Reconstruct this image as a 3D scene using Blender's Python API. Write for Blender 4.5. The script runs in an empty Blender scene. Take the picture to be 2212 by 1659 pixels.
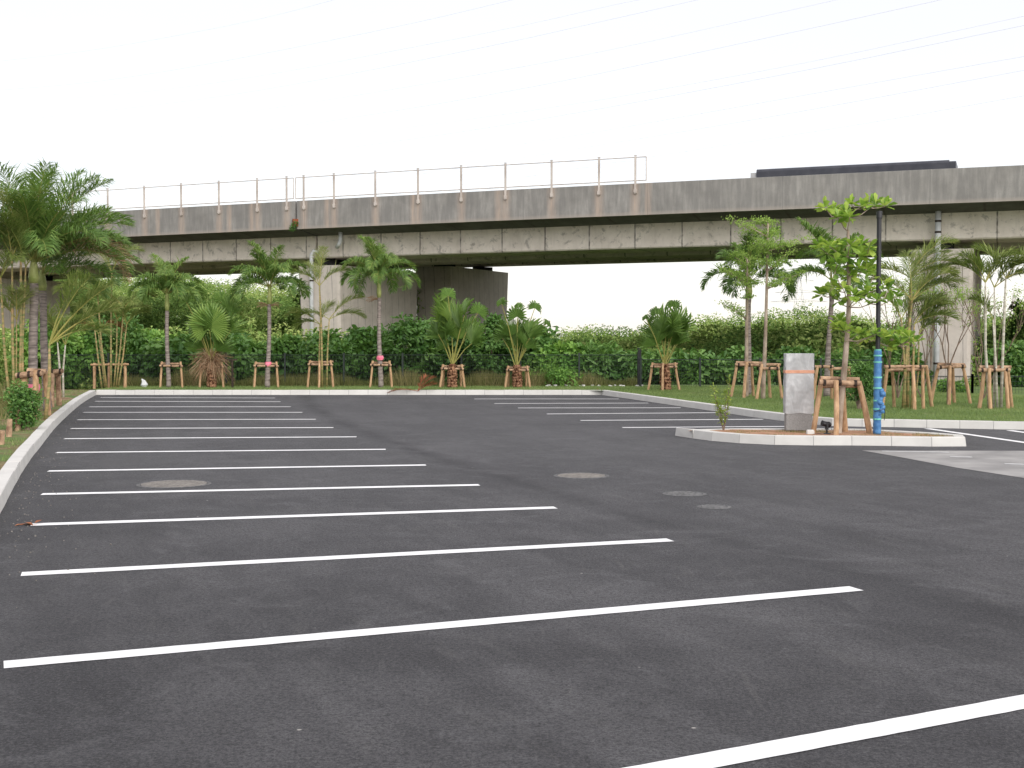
import bpy, math, random
import numpy as np
from mathutils import Vector, Matrix, noise
R = random.Random(11); NP = np.random.default_rng(7)
scene = bpy.context.scene; COL = scene.collection
F = 2747.5; CH = 1.687; PT = 0.0352
def ray(px, py):
    x = (px-1106)/F; y = (829.5-py)/F
    return Vector((x, math.cos(PT)+y*math.sin(PT), -math.sin(PT)+y*math.cos(PT)))
def G(px, py, z=0.0):                       # where a sight line meets height z
    d = ray(px, py); t = (z-CH)/d.z
    return Vector((d.x*t, d.y*t, z))
def AT(px, py, Y):                          # point of a sight line at forward distance Y
    d = ray(px, py); t = Y/d.y
    return Vector((d.x*t, Y, CH+d.z*t))
# ------------------------------------------------------------------ tagging
def tag(o, label=None, cat=None, group=None, kind=None):
    if label: o['label'] = label
    if cat: o['category'] = cat
    if group: o['group'] = group
    if kind: o['kind'] = kind
    return o
def empty(name, loc, label, cat, group=None):
    o = bpy.data.objects.new(name, None); COL.objects.link(o); o.location = loc
    o.empty_display_size = .2
    return tag(o, label, cat, group)
# ------------------------------------------------------------------ mesh builder
class MB:
    def __init__(s): s.v = []; s.f = []; s.t = []; s.np = []
    def add(s, vs, fs, tone=.5):
        n = len(s.v); s.v += [tuple(v) for v in vs]; s.f += [tuple(i+n for i in f) for f in fs]; s.t += [tone]*len(vs)
    def box(s, c, size, rot=None, tone=.5, taper=1.0):
        hx, hy, hz = size[0]/2, size[1]/2, size[2]/2; c = Vector(c)
        vs = []
        for z, k in ((-hz, 1), (hz, taper)):
            for x, y in ((-hx, -hy), (hx, -hy), (hx, hy), (-hx, hy)):
                p = Vector((x*k, y*k, z))
                if rot is not None: p = rot @ p
                vs.append(c+p)
        s.add(vs, [(3,2,1,0),(4,5,6,7),(0,1,5,4),(1,2,6,5),(2,3,7,6),(3,0,4,7)], tone)
    def bbox(s, c, size, b, rot=None, tone=.5):      # box with chamfered edges
        hx, hy, hz = size[0]/2, size[1]/2, size[2]/2; c = Vector(c); vs = []
        rings = [(-hz, b), (-hz+b, 0), (hz-b, 0), (hz, b)]
        for z, k in rings:
            x, y = hx-k, hy-k; e = b if k == 0 else 0
            for p in ((-x+e,-y),(x-e,-y),(x,-y+e),(x,y-e),(x-e,y),(-x+e,y),(-x,y-e),(-x,-y+e)):
                q = Vector((p[0], p[1], z)); q = rot @ q if rot is not None else q
                vs.append(c+q)
        fs = [tuple(range(7,-1,-1)), tuple(range(24,32))]
        for r in range(3):
            for i in range(8):
                j = (i+1) % 8; fs.append((r*8+i, r*8+j, r*8+8+j, r*8+8+i))
        s.add(vs, fs, tone)
    def tube(s, pts, rad, n=8, tone=.5, caps=True, wob=0):
        pts = [Vector(p) for p in pts]; m = len(pts)
        if not hasattr(rad, '__len__'): rad = [rad]*m
        vs = []; fs = []; up = None
        for i, p in enumerate(pts):
            t = (pts[min(i+1, m-1)]-pts[max(i-1, 0)])
            if t.length < 1e-9: t = Vector((0,0,1))
            t.normalize()
            if up is None: up = Vector((1,0,0)) if abs(t.x) < .8 else Vector((0,1,0))
            a = (up-t*up.dot(t)).normalized(); b = t.cross(a); up = a
            for k in range(n):
                w = 2*math.pi*k/n; r = rad[i]*(1+(R.uniform(-wob, wob) if wob else 0))
                vs.append(p+(a*math.cos(w)+b*math.sin(w))*r)
        for i in range(m-1):
            for k in range(n):
                j = (k+1) % n; fs.append((i*n+k, i*n+j, i*n+n+j, i*n+n+k))
        if caps: fs += [tuple(range(n-1,-1,-1)), tuple(range((m-1)*n, m*n))]
        s.add(vs, fs, tone)
    def arr(s, V, Fq, T): s.np.append((np.asarray(V, dtype=np.float32), np.asarray(Fq, dtype=np.int64), np.asarray(T, dtype=np.float32)))
    def build(s, name, mat, parent=None, smooth=False):
        V = [np.array(s.v, dtype=np.float32).reshape(-1,3)]; T = [np.array(s.t, dtype=np.float32)]
        loops = [i for f in s.f for i in f]; sizes = [len(f) for f in s.f]; off = len(s.v)
        L = [np.array(loops, dtype=np.int64)]; S = [np.array(sizes, dtype=np.int64)]
        for v, f, t in s.np:
            V.append(v); T.append(t); L.append((f+off).ravel()); S.append(np.full(len(f), f.shape[1])); off += len(v)
        V = np.concatenate(V); T = np.concatenate(T); L = np.concatenate(L); S = np.concatenate(S)
        me = bpy.data.meshes.new(name)
        me.vertices.add(len(V)); me.vertices.foreach_set('co', V.ravel())
        me.loops.add(len(L)); me.loops.foreach_set('vertex_index', L.astype(np.int32))
        me.polygons.add(len(S)); st = np.concatenate([[0], np.cumsum(S)[:-1]]).astype(np.int32)
        me.polygons.foreach_set('loop_start', st); me.polygons.foreach_set('loop_total', S.astype(np.int32))
        at = me.attributes.new('tone', 'FLOAT', 'POINT'); at.data.foreach_set('value', T)
        me.update(calc_edges=True); me.validate()
        me.polygons.foreach_set('use_smooth', np.full(len(me.polygons), bool(smooth)))
        me.materials.append(mat)
        o = bpy.data.objects.new(name, me); COL.objects.link(o)
        if parent is not None: o.parent = parent
        return o
# ------------------------------------------------------------------ materials
def newmat(name):
    m = bpy.data.materials.new(name); m.use_nodes = True; nt = m.node_tree
    for n in list(nt.nodes): nt.nodes.remove(n)
    out = nt.nodes.new('ShaderNodeOutputMaterial'); return m, nt, out
class NT:
    def __init__(s, nt): s.nt = nt
    def n(s, typ, **kw):
        nd = s.nt.nodes.new(typ)
        for k, v in kw.items():
            if k.startswith('i_'):
                key = k[2:].replace('_', ' '); nd.inputs[key].default_value = v
            else: setattr(nd, k, v)
        return nd
    def l(s, a, b): s.nt.links.new(a, b)
    def coord(s, which='Object', scale=(1,1,1), rot=(0,0,0), src=None):
        if src is None: src = s.n('ShaderNodeTexCoord').outputs[which]
        mp = s.n('ShaderNodeMapping'); mp.inputs['Scale'].default_value = scale; mp.inputs['Rotation'].default_value = rot
        s.l(src, mp.inputs[0]); return mp.outputs[0]
    def noise(s, vec, scale, detail=4, rough=.55, dist=0):
        nd = s.n('ShaderNodeTexNoise'); s.l(vec, nd.inputs['Vector']); nd.inputs['Scale'].default_value = scale
        nd.inputs['Detail'].default_value = detail; nd.inputs['Roughness'].default_value = rough; nd.inputs['Distortion'].default_value = dist
        return nd.outputs['Fac']
    def ramp(s, fac, stops, interp='LINEAR'):
        nd = s.n('ShaderNodeValToRGB'); nd.color_ramp.interpolation = interp; e = nd.color_ramp.elements
        while len(e) < len(stops): e.new(.5)
        for i, (p, c) in enumerate(stops):
            e[i].position = p; e[i].color = (c, c, c, 1) if not hasattr(c, '__len__') else (*c, 1)
        s.l(fac, nd.inputs[0]); return nd.outputs[0]
    def mix(s, fac, a, b, mode='MIX'):
        nd = s.n('ShaderNodeMix', data_type='RGBA', blend_type=mode)
        for q, (sock, v) in enumerate(((nd.inputs[0], fac), (nd.inputs[6], a), (nd.inputs[7], b))):
            if isinstance(v, bpy.types.NodeSocket): s.l(v, sock)
            elif hasattr(v, '__len__'): sock.default_value = (*v, 1)
            else: sock.default_value = v if q == 0 else (v, v, v, 1)
        return nd.outputs[2]
    def math(s, op, a, b=None, c=None):
        nd = s.n('ShaderNodeMath', operation=op)
        for i, v in enumerate((a, b, c)):
            if v is None: continue
            if isinstance(v, bpy.types.NodeSocket): s.l(v, nd.inputs[i])
            else: nd.inputs[i].default_value = v
        return nd.outputs[0]
    def bsdf(s, col, rough=.8, spec=.3, bump=None, bstr=.3, bdist=.02, metal=0):
        p = s.n('ShaderNodeBsdfPrincipled')
        for key, v in (('Base Color', col), ('Roughness', rough)):
            if isinstance(v, bpy.types.NodeSocket): s.l(v, p.inputs[key])
            else: p.inputs[key].default_value = (*v, 1) if hasattr(v, '__len__') else v
        p.inputs['Specular IOR Level'].default_value = spec; p.inputs['Metallic'].default_value = metal
        if bump is not None:
            b = s.n('ShaderNodeBump'); b.inputs['Strength'].default_value = bstr; b.inputs['Distance'].default_value = bdist
            s.l(bump, b.inputs['Height']); s.l(b.outputs[0], p.inputs['Normal'])
        return p.outputs[0]
def mnoise(name, c1, c2, scale=5, rough=.8, spec=.3, bstr=.3, bdist=.01, bscale=None, sc=(1,1,1), lo=.35, hi=.65, metal=0, detail=5):
    m, nt, out = newmat(name); N = NT(nt); v = N.coord(scale=sc)
    f = N.noise(v, scale, detail); c = N.ramp(f, [(lo, c1), (hi, c2)])
    b = N.noise(v, bscale or scale*4, 4)
    N.l(N.bsdf(c, rough, spec, b, bstr, bdist, metal), out.inputs[0]); return m
def leafmat(name, dark, mid, light, trans=.3, rough=.5, spec=.35):
    m, nt, out = newmat(name); N = NT(nt)
    a = N.n('ShaderNodeAttribute', attribute_name='tone')
    c = N.ramp(a.outputs['Fac'], [(0, dark), (.5, mid), (1, light)])
    nz = N.noise(N.coord('Object'), 9, 3)
    c = N.mix(N.ramp(nz, [(.3, .0), (.7, .35)]), c, N.mix(.5, c, (mid[0]*1.5, mid[1]*1.25, mid[2]*.7)))
    p = N.bsdf(c, rough, spec)
    t = N.n('ShaderNodeBsdfTranslucent'); N.l(N.mix(.3, c, (.25,.4,.03)), t.inputs[0])
    mx = N.n('ShaderNodeMixShader'); mx.inputs[0].default_value = trans
    N.l(p, mx.inputs[1]); N.l(t.outputs[0], mx.inputs[2]); N.l(mx.outputs[0], out.inputs[0]); return m
M = {}
M['pole_log'] = mnoise('stake_wood', (.34,.20,.11), (.56,.37,.22), 6, .8, .2, .4, .006, 30, (3,3,.8))
M['old_log'] = mnoise('rough_bark_log', (.22,.13,.085), (.5,.34,.22), 9, .85, .2, .6, .01, 30)
M['binding'] = mnoise('dark_binding', (.02,.015,.012), (.06,.04,.03), 20, .9)
M['tan_sleeve'] = mnoise('hessian_trunk_wrap', (.34,.23,.14), (.5,.36,.22), 14, .9, .1, .5, .006, 60)
M['palm_grey'] = mnoise('palm_trunk_grey', (.14,.115,.105), (.34,.29,.26), 5, .85, .2, .5, .01, 20, (1,1,6))
M['palm_pale'] = mnoise('palm_trunk_pale', (.22,.2,.18), (.42,.4,.37), 4, .85, .2, .4, .01, 20, (1,1,5))
M['shaft'] = mnoise('crownshaft_green', (.22,.27,.07), (.42,.44,.17), 4, .55, .4, .1)
M['cane'] = mnoise('yellow_cane', (.13,.17,.05), (.42,.28,.13), 5, .6, .4, .2, .004, 20, (1,1,4))
M['cane_grey'] = mnoise('pale_cane', (.30,.27,.2), (.55,.52,.45), 3, .6, .4, .2, .004, 20, (1,1,5))
M['fibre'] = mnoise('fan_palm_stump', (.06,.02,.012), (.36,.2,.12), 14, .9, .1, .9, .02, 22, (1,1,.8), .4, .6)
M['bark'] = mnoise('young_tree_bark', (.22,.165,.12), (.44,.36,.29), 8, .85, .2, .4, .006, 30, (1,1,.5))
M['twig'] = mnoise('twig_bark', (.12,.085,.065), (.27,.2,.15), 8, .85, .2, .3)
M['black'] = mnoise('black_paint', (.012,.012,.015), (.025,.025,.03), 5, .35, .5, .02)
M['fence_green'] = mnoise('fence_dark_green', (.012,.02,.018), (.025,.035,.03), 5, .5, .4, .02)
M['ribbon'] = mnoise('pink_tape', (.75,.12,.22), (.85,.3,.38), 9, .6)
M['stalk'] = leafmat('petiole_green', (.17,.2,.05), (.24,.27,.07), (.42,.36,.12), .1)
M['leaf_palm'] = leafmat('palm_leaflets', (.07,.14,.04), (.14,.25,.06), (.28,.38,.10), .35)
M['leaf_areca'] = leafmat('areca_leaflets', (.10,.15,.04), (.21,.28,.08), (.40,.42,.16), .4)
M['leaf_fan'] = leafmat('fan_leaves', (.06,.12,.03), (.14,.25,.06), (.32,.44,.11), .3, .45)
M['leaf_dry'] = leafmat('dry_leaves', (.16,.09,.055), (.34,.22,.14), (.5,.38,.26), .2, .8, .1)
M['leaf_rust'] = leafmat('rusty_dead_frond', (.12,.03,.02), (.26,.09,.05), (.42,.2,.12), .15, .8, .1)
M['leaf_almond'] = leafmat('large_glossy_leaves', (.10,.22,.04), (.25,.43,.07), (.52,.66,.13), .45, .35, .5)
M['leaf_olive'] = leafmat('small_fresh_leaves', (.14,.25,.06), (.29,.44,.10), (.48,.62,.17), .45)
M['leaf_sap'] = leafmat('sapling_leaves', (.12,.2,.04), (.26,.36,.07), (.45,.52,.13), .35)
M['leaf_shrub'] = leafmat('thicket_leaves', (.03,.095,.022), (.095,.21,.048), (.24,.40,.11), .3, .42, .4)
M['leaf_bright'] = leafmat('bright_thicket_leaves', (.05,.14,.03), (.14,.30,.06), (.3,.48,.1), .3)
M['leaf_wood'] = leafmat('woodland_leaves', (.07,.145,.045), (.23,.36,.10), (.50,.58,.21), .3, .7, .15)
M['grass'] = leafmat('grass_blades', (.12,.185,.07), (.20,.28,.10), (.33,.39,.17), .35, .7, .15)
M['weed'] = leafmat('weedy_grass', (.07,.10,.03), (.17,.18,.07), (.42,.34,.19), .25, .8, .1)
M['kerb'] = None
# ------------------------------------------------------------------ vectorised leaves
def unit(a): return a/np.maximum(np.linalg.norm(a, axis=1, keepdims=True), 1e-9)
def leaves(mb, P, D, Nn, L, W, T, fold=.25, wide=.5):
    """kite-shaped leaves; P base points, D direction, Nn rough normal"""
    n = len(P); D = unit(D); S = unit(np.cross(D, Nn)); U = np.cross(S, D)
    L = np.broadcast_to(L, (n,))[:,None]; W = np.broadcast_to(W, (n,))[:,None]
    mid = P+D*L*wide
    a = mid+S*W*.5+U*W*fold; b = mid-S*W*.5+U*W*fold; tip = P+D*L-U*L*.08
    V = np.stack([P, a, tip, b], 1).reshape(-1,3)
    Fq = (np.arange(n)*4)[:,None]+np.array([[0,1,2,3]])
    mb.arr(V, Fq, np.repeat(np.clip(T,0,1), 4))
def oleaves(mb, P, D, Nn, L, W, T, fold=.2):
    """broad leaves widest beyond the middle, folded along the rib"""
    n = len(P); D = unit(D); S = unit(np.cross(D, Nn)); U = np.cross(S, D); L = np.broadcast_to(L, (n,))[:,None]; W = np.broadcast_to(W, (n,))[:,None]
    q = lambda l, w: P+D*L*l+S*W*w+U*W*(abs(w)*fold*2)-U*L*(.10*l*l)
    V = np.stack([P, q(.38,.34), q(.74,.5), q(1,.0), q(.74,-.5), q(.38,-.34)], 1).reshape(-1,3)
    Fq = (np.arange(n)*6)[:,None,None]+np.array([[[0,1,2,3],[0,3,4,5]]])
    mb.arr(V, Fq.reshape(-1,4), np.repeat(np.clip(T,0,1), 6))
def rnd(n): return unit(NP.normal(size=(n,3)))
def blobs(mb, C, rad, per, L, W, base, tspread=.18, up=.5, flat=.75, inner=.35):
    """clusters of leaves; C (k,3) centres, rad (k,), per leaves each"""
    C = np.asarray(C, dtype=float).reshape(-1,3); k = len(C); rad = np.broadcast_to(rad, (k,)); n = k*per
    ci = np.repeat(np.arange(k), per); u = rnd(n)
    rr = rad[ci]*(1-inner*NP.random(n)**1.5)*(1+.12*NP.normal(size=n))
    off = u*rr[:,None]; off[:,2] *= flat; P = C[ci]+off
    N_ = unit(u*.8+np.array([0,0,up])+.45*NP.normal(size=(n,3)))
    D = unit(np.cross(N_, rnd(n))+u*.5+np.array([0,0,-.25]))
    T = np.broadcast_to(base, (k,))[ci]+NP.normal(size=n)*tspread*.6+u[:,2]*.04
    (oleaves if L > .15 and n < 9000 else leaves)(mb, P, D, N_, L*(.6+.7*NP.random(n)), W*(.6+.7*NP.random(n)), T)
# ------------------------------------------------------------------ world, light, camera
w = bpy.data.worlds.new('World'); scene.world = w; w.use_nodes = True; nt = w.node_tree; N = NT(nt)
for nd in list(nt.nodes): nt.nodes.remove(nd)
out = nt.nodes.new('ShaderNodeOutputWorld')
SUN_EL, SUN_AZ = math.radians(36), math.radians(152)     # azimuth measured clockwise from +Y
sky = N.n('ShaderNodeTexSky', sky_type='NISHITA'); sky.sun_disc = False; sky.sun_elevation = SUN_EL; sky.sun_rotation = SUN_AZ
bg1 = N.n('ShaderNodeBackground'); bg1.inputs[1].default_value = .05; N.l(sky.outputs[0], bg1.inputs[0])
tc = N.coord('Generated', (1,1,2.5))
cl = N.noise(tc, 1.3, 5, .5)
bg2 = N.n('ShaderNodeBackground'); bg2.inputs[1].default_value = .60
N.l(N.ramp(cl, [(.3, (1.02,.945,.925)), (.7, (1.09,1.02,1.0))]), bg2.inputs[0])
ad = N.n('ShaderNodeAddShader'); N.l(bg1.outputs[0], ad.inputs[0]); N.l(bg2.outputs[0], ad.inputs[1]); N.l(ad.outputs[0], out.inputs[0])
sl = bpy.data.lights.new('sun', 'SUN'); sl.energy = 2.3; sl.angle = math.radians(70); sl.color = (1,.97,.92)
so = bpy.data.objects.new('sun', sl); COL.objects.link(so)
sd = Vector((math.sin(SUN_AZ)*math.cos(SUN_EL), math.cos(SUN_AZ)*math.cos(SUN_EL), math.sin(SUN_EL)))
so.rotation_euler = sd.to_track_quat('Z', 'Y').to_euler()
cam = bpy.data.cameras.new('camera'); cam.sensor_width = 36; cam.lens = 36*F/2212; cam.clip_end = 6000; cam.clip_start = .1
co = bpy.data.objects.new('camera', cam); COL.objects.link(co); co.location = (0,0,CH); co.rotation_euler = (math.pi/2-PT, 0, 0)
scene.camera = co
scene.view_settings.view_transform = 'Standard'; scene.view_settings.look = 'None'; scene.view_settings.exposure = .36; scene.view_settings.gamma = 1
scene.cycles.max_bounces = 8; scene.cycles.transparent_max_bounces = 16
try: scene.cycles.use_denoising = True
except Exception: pass
# ------------------------------------------------------------------ setting: curves on the lot
def dens(pts, step):
    out = []
    for a, b in zip(pts[:-1], pts[1:]):
        n = max(1, int((b-a).length/step))
        for i in range(n): out.append(a.lerp(b, i/n))
    out.append(pts[-1]); return out
def smooth(pts, it=2):
    for _ in range(it):
        q = [pts[0]]
        for a, b in zip(pts[:-1], pts[1:]): q += [a.lerp(b, .25), a.lerp(b, .75)]
        q.append(pts[-1]); pts = q
    return pts
def resample(pts, step):
    L = [0]
    for a, b in zip(pts[:-1], pts[1:]): L.append(L[-1]+(b-a).length)
    n = max(2, round(L[-1]/step)+1); out = []; j = 0
    for i in range(n):
        t = L[-1]*i/(n-1)
        while j < len(L)-2 and L[j+1] < t: j += 1
        k = (t-L[j])/max(L[j+1]-L[j], 1e-9); out.append(pts[j].lerp(pts[j+1], min(max(k,0),1)))
    return out
def offset(pts, d):
    out = []
    for i, p in enumerate(pts):
        t = (pts[min(i+1,len(pts)-1)]-pts[max(i-1,0)]); t.z = 0; t.normalize()
        out.append(p+Vector((-t.y, t.x, 0))*d)
    return out
left = [Vector((-1.2,-8,0)), Vector((-2.2,0,0)), Vector((-3.1,5,0)), G(-60,1215)]+[G(*p) for p in ((0,1108.6),(29,1051.8),(58,1000.7),(87.5,964.2),(116.7,925.5),(145.9,897.2),(175,871.5),(207,853.0))]
left = smooth(left, 2)
back = [G(207,853.0), G(1299.5,853.4)]
back = [Vector((back[0].x, 38.55, 0)), Vector((back[1].x, 38.55, 0))]
left[-1] = back[0].copy()
right = [back[1]]+[G(*p) for p in ((1388.4,865.5),(1466,877),(1542,888),(1613,899),(1692.5,909.5),(1761.5,917.5),(1814.7,921.3),(1906.7,922),(1991.7,924),(2100,926.2),(2212,928.6))]
right += [Vector((13.5,23.2,0)), Vector((22,22.0,0))]
right = [right[0]]+smooth(right[1:], 1)
KH = .145; KW = .18
m, nt, out = newmat('kerb_concrete'); N = NT(nt); v = N.coord()
c = N.ramp(N.noise(v, 2.5, 6), [(.3, (.54,.53,.505)), (.7, (.63,.62,.59))])
c = N.mix(N.ramp(N.noise(v, 11, 5, .7), [(.6, 0), (.85, .4)]), c, (.45,.42,.38))
N.l(N.bsdf(c, .85, .2, N.noise(v, 90, 3), .25, .004), out.inputs[0]); M['kerb'] = m
M['mortar'] = mnoise('kerb_mortar', (.24,.24,.24), (.36,.35,.34), 12, .9)
def kerb(name, line, side, blk=.6, closed=False):
    """row of precast kerb blocks following the line; side=+1 puts them left of it"""
    q = resample(line, blk); mb = MB(); mo = MB(); g = .005; b = .008
    if closed: q = q[:-1]+[q[0]]
    seg = [Vector((-(c-a).normalized().y, (c-a).normalized().x, 0))*side for a, c in zip(q[:-1], q[1:])]; nrm_ = []
    for i in range(len(q)):
        u = seg[i-1] if i else (seg[-1] if closed else seg[0]); v_ = seg[i] if i < len(seg) else (seg[0] if closed else seg[-1])
        w_ = (u+v_).normalized(); nrm_.append(w_/max(.55, w_.dot(u)))
    for i, (a, c) in enumerate(zip(q[:-1], q[1:])):
        t = (c-a).normalized(); n = Vector((-t.y, t.x, 0))*side; a2 = a+t*g; c2 = c-t*g
        na, nc = nrm_[i], nrm_[i+1]
        dz = R.uniform(-.003, .003); sh = R.uniform(-.002,.002)
        prof = [(-.012,-.05),(.012,KH-b),(.012+b,KH),(KW-b,KH),(KW,KH-b),(KW,-.05)]
        vs = []
        for P, n in ((a2, na), (c2, nc)):
            for (u, z) in prof: vs.append(P+n*(u+sh)+Vector((0,0,z+(dz if z > 0 else 0))))
        k = len(prof)
        fs = [(j, j+1, k+j+1, k+j) if side < 0 else (j+1, j, k+j, k+j+1) for j in range(k-1)]
        fs += [tuple(range(k)), tuple(range(2*k-1, k-1, -1))]
        mb.add(vs, fs, R.random())
        ms = []
        for P, n in ((a, na), (c, nc)):
            for (u, z) in [(-.008,-.05),(.0165,KH-.004),(KW-.004,KH-.004),(KW-.004,-.05)]: ms.append(P+n*(u)+Vector((0,0,z)))
        mo.add(ms, [(0,1,5,4),(1,2,6,5),(2,3,7,6)], .5)
    o = tag(mb.build(name, M['kerb']), kind='structure')
    j = mo.build('mortar_joint', M['mortar'], o)
    return o
kerb('left_kerb', left, +1, .6)
kerb('back_kerb', back, +1, .6)
kerb('right_kerb', right, +1, .6)
# island
isl = [G(*p) for p in ((1458.7,941),(1527.8,951.7),(1588,957),(1664,961),(1743.8,962.3),(1818,961.6),(1935,963.4),(2044.8,964.8),(2108,966))]
islb = [G(*p, KH) for p in ((2107,942.0),(2100,938.5),(2045,936),(1985,932.5),(1940,930.2),(1903,927),(1820,924.5),(1694,924.4),(1590,924.5),(1517,925.5),(1472,928.0))]
for p in islb: p.z = 0
isl_loop = resample(smooth(isl+islb+[isl[0]], 1), .6)[:-1]
kerb('island_kerb', isl_loop+[isl_loop[0]], +1, .6, True)
def strip(name, A, B, z, mat, n=60, rows=8, bump=0, kind='structure'):
    A = resample(A, 1); B = resample(B, 1)
    def samp(c, t):
        f = t*(len(c)-1); i = min(int(f), len(c)-2); return c[i].lerp(c[i+1], f-i)
    mb = MB(); vs = []
    for i in range(n+1):
        for j in range(rows+1):
            p = samp(A, i/n).lerp(samp(B, i/n), j/rows)
            h = z+(bump*noise.noise(p*.8)+bump*.6*noise.noise(p*2.7) if 0 < j else 0)
            vs.append((p.x, p.y, h))
    r = rows+1
    mb.add(vs, [(i*r+j, i*r+r+j, i*r+r+j+1, i*r+j+1) for i in range(n) for j in range(rows)])
    return tag(mb.build(name, mat, smooth=True), kind=kind)
# lawn material: green turf with pale bald and soil patches
def turf(name, soil_lo, soil_hi, g1=(.11,.17,.06), g2=(.17,.24,.09), s1=(.30,.18,.11), s2=(.42,.32,.2)):
    m, nt, out = newmat(name); N = NT(nt); v = N.coord()
    g = N.ramp(N.noise(v, 7, 6, .7), [(.35, g1), (.65, g2)])
    g = N.mix(N.ramp(N.noise(v, .9, 4), [(.4, 0), (.7, .45)]), g, (.15,.2,.06))
    s = N.ramp(N.noise(v, 5, 5), [(.35, s1), (.65, s2)])
    c = N.mix(N.ramp(N.noise(v, .55, 6, .65), [(soil_lo, 0), (soil_hi, 1)]), g, s)
    N.l(N.bsdf(c, .95, .1, N.noise(v, 40, 5, .8), .9, .03), out.inputs[0]); return m
M['lawn'] = turf('lawn_turf', .62, .8)
M['verge'] = turf('verge_soil', .42, .56, s1=(.20,.12,.07), s2=(.36,.27,.17))
M['island'] = turf('island_soil', .3, .42, (.13,.17,.06), (.2,.24,.09), (.40,.21,.13), (.52,.32,.21))
BK = offset(back, KW-.01); RK = offset(right, KW-.01); LK = offset(left, KW-.01)
BK[-1] = (BK[-1]+RK[0])/2; BK[0] = Vector((BK[0].x-.18, BK[0].y, 0))
A = BK+RK[1:]; ZL = .13
strip('lawn', A, [Vector((-13.2,43,0)), Vector((8,43.5,0)), Vector((16,42,0)), Vector((34,36,0))], ZL, M['lawn'], 120, 14, .02)
VO = offset(left, 2.3); VO[-1] = Vector((-15.2, 40.2, 0))
LKe = LK[:]; LKe[-1] = Vector((BK[0].x-.0, BK[0].y, 0))
strip('verge', LKe, VO, ZL, M['verge'], 120, 10, .045)
# island fill
_q = isl_loop; inn = []
for i in range(len(_q)):
    t = (_q[(i+1)%len(_q)]-_q[i-1]).normalized(); inn.append(_q[i]+Vector((-t.y, t.x, 0))*(KW-.02))
il, ir = min(range(len(inn)), key=lambda i: inn[i].x), max(range(len(inn)), key=lambda i: inn[i].x)
def arc_(a, b): return [inn[(a+k) % len(inn)] for k in range((b-a) % len(inn)+1)]
ifront = arc_(il, ir); iback = list(reversed(arc_(ir, il)))
strip('island_bed', ifront, iback, ZL-.005, M['island'], 60, 8, .018)
# ------------------------------------------------------------------ ground, asphalt
def gz(x, y):
    z = -.04
    if y > 44: z -= min((y-44)/14, 1)*2.2
    if x < -16 and y > 44: z += min((-x-16)/18, 1)*min((y-44)/30, 1)*3.4
    return z
xs = sorted(set([-3000,-1500,-700,-400,-250,-160,-110]+list(range(-80,81,4))+[110,160,250,400,700,1500,3000]))
ys = sorted(set([-400,-150,-60,-20,0,20,40,44]+list(range(46,132,4))+[160,220,350,600,1200,2500,4500]))
mb = MB(); vs = [(x, y, gz(x, y)+(.25*noise.noise(Vector((x*.07,y*.07,0))) if y > 46 else 0)) for x in xs for y in ys]; ny = len(ys)
mb.add(vs, [(i*ny+j, i*ny+ny+j, i*ny+ny+j+1, i*ny+j+1) for i in range(len(xs)-1) for j in range(ny-1)])
M['ground'] = turf('ground_litter', .40, .6, (.05,.085,.02), (.09,.13,.035), (.13,.09,.06), (.24,.18,.12))
tag(mb.build('ground', M['ground'], smooth=True), kind='structure')
def circ(a, b, c):
    ax, ay, bx, by, cx, cy = a.x, a.y, b.x, b.y, c.x, c.y
    d = 2*(ax*(by-cy)+bx*(cy-ay)+cx*(ay-by))
    ux = ((ax*ax+ay*ay)*(by-cy)+(bx*bx+by*by)*(cy-ay)+(cx*cx+cy*cy)*(ay-by))/d
    uy = ((ax*ax+ay*ay)*(cx-bx)+(bx*bx+by*by)*(ax-cx)+(cx*cx+cy*cy)*(bx-ax))/d
    return ux, uy, math.hypot(ax-ux, ay-uy)
cx, cy, cr = circ(G(676,877), G(1106,1038), G(1733,1210))
m, nt, out = newmat('asphalt'); N = NT(nt); v = N.coord()
sep = N.n('ShaderNodeSeparateXYZ'); N.l(v, sep.inputs[0])
dx = N.math('SUBTRACT', sep.outputs[0], cx); dy = N.math('SUBTRACT', sep.outputs[1], cy)
rr = N.math('SQRT', N.math('ADD', N.math('MULTIPLY', dx, dx), N.math('MULTIPLY', dy, dy)))
ang = N.math('ARCTAN2', dy, dx)
polar = N.n('ShaderNodeCombineXYZ'); N.l(rr, polar.inputs[0]); N.l(N.math('MULTIPLY', ang, cr*.16), polar.inputs[1])
sd_ = N.math('SUBTRACT', rr, cr)
wob = N.math('MULTIPLY', N.math('SUBTRACT', N.noise(v, 1.2, 3), .5), .25)
sdw = N.math('ADD', sd_, wob)
seam = N.ramp(N.math('ABSOLUTE', sdw), [(0, 1), (.07, .8), (.3, 0)])
seam = N.math('MULTIPLY', seam, N.ramp(N.noise(v, .7, 3), [(.3, .25), (.6, 1)]))
f1 = N.noise(v, .35, 6, .6, .6); f2 = N.noise(polar.outputs[0], 1.6, 6, .62, .3); f3 = N.noise(v, 2.2, 6, .65)
mot = N.math('ADD', N.math('MULTIPLY', f1, .45), N.math('ADD', N.math('MULTIPLY', f2, .4), N.math('MULTIPLY', f3, .22)))
c = N.ramp(mot, [(.38, (.031,.030,.034)), (.5, (.058,.057,.062)), (.62, (.108,.106,.112))])
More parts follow.
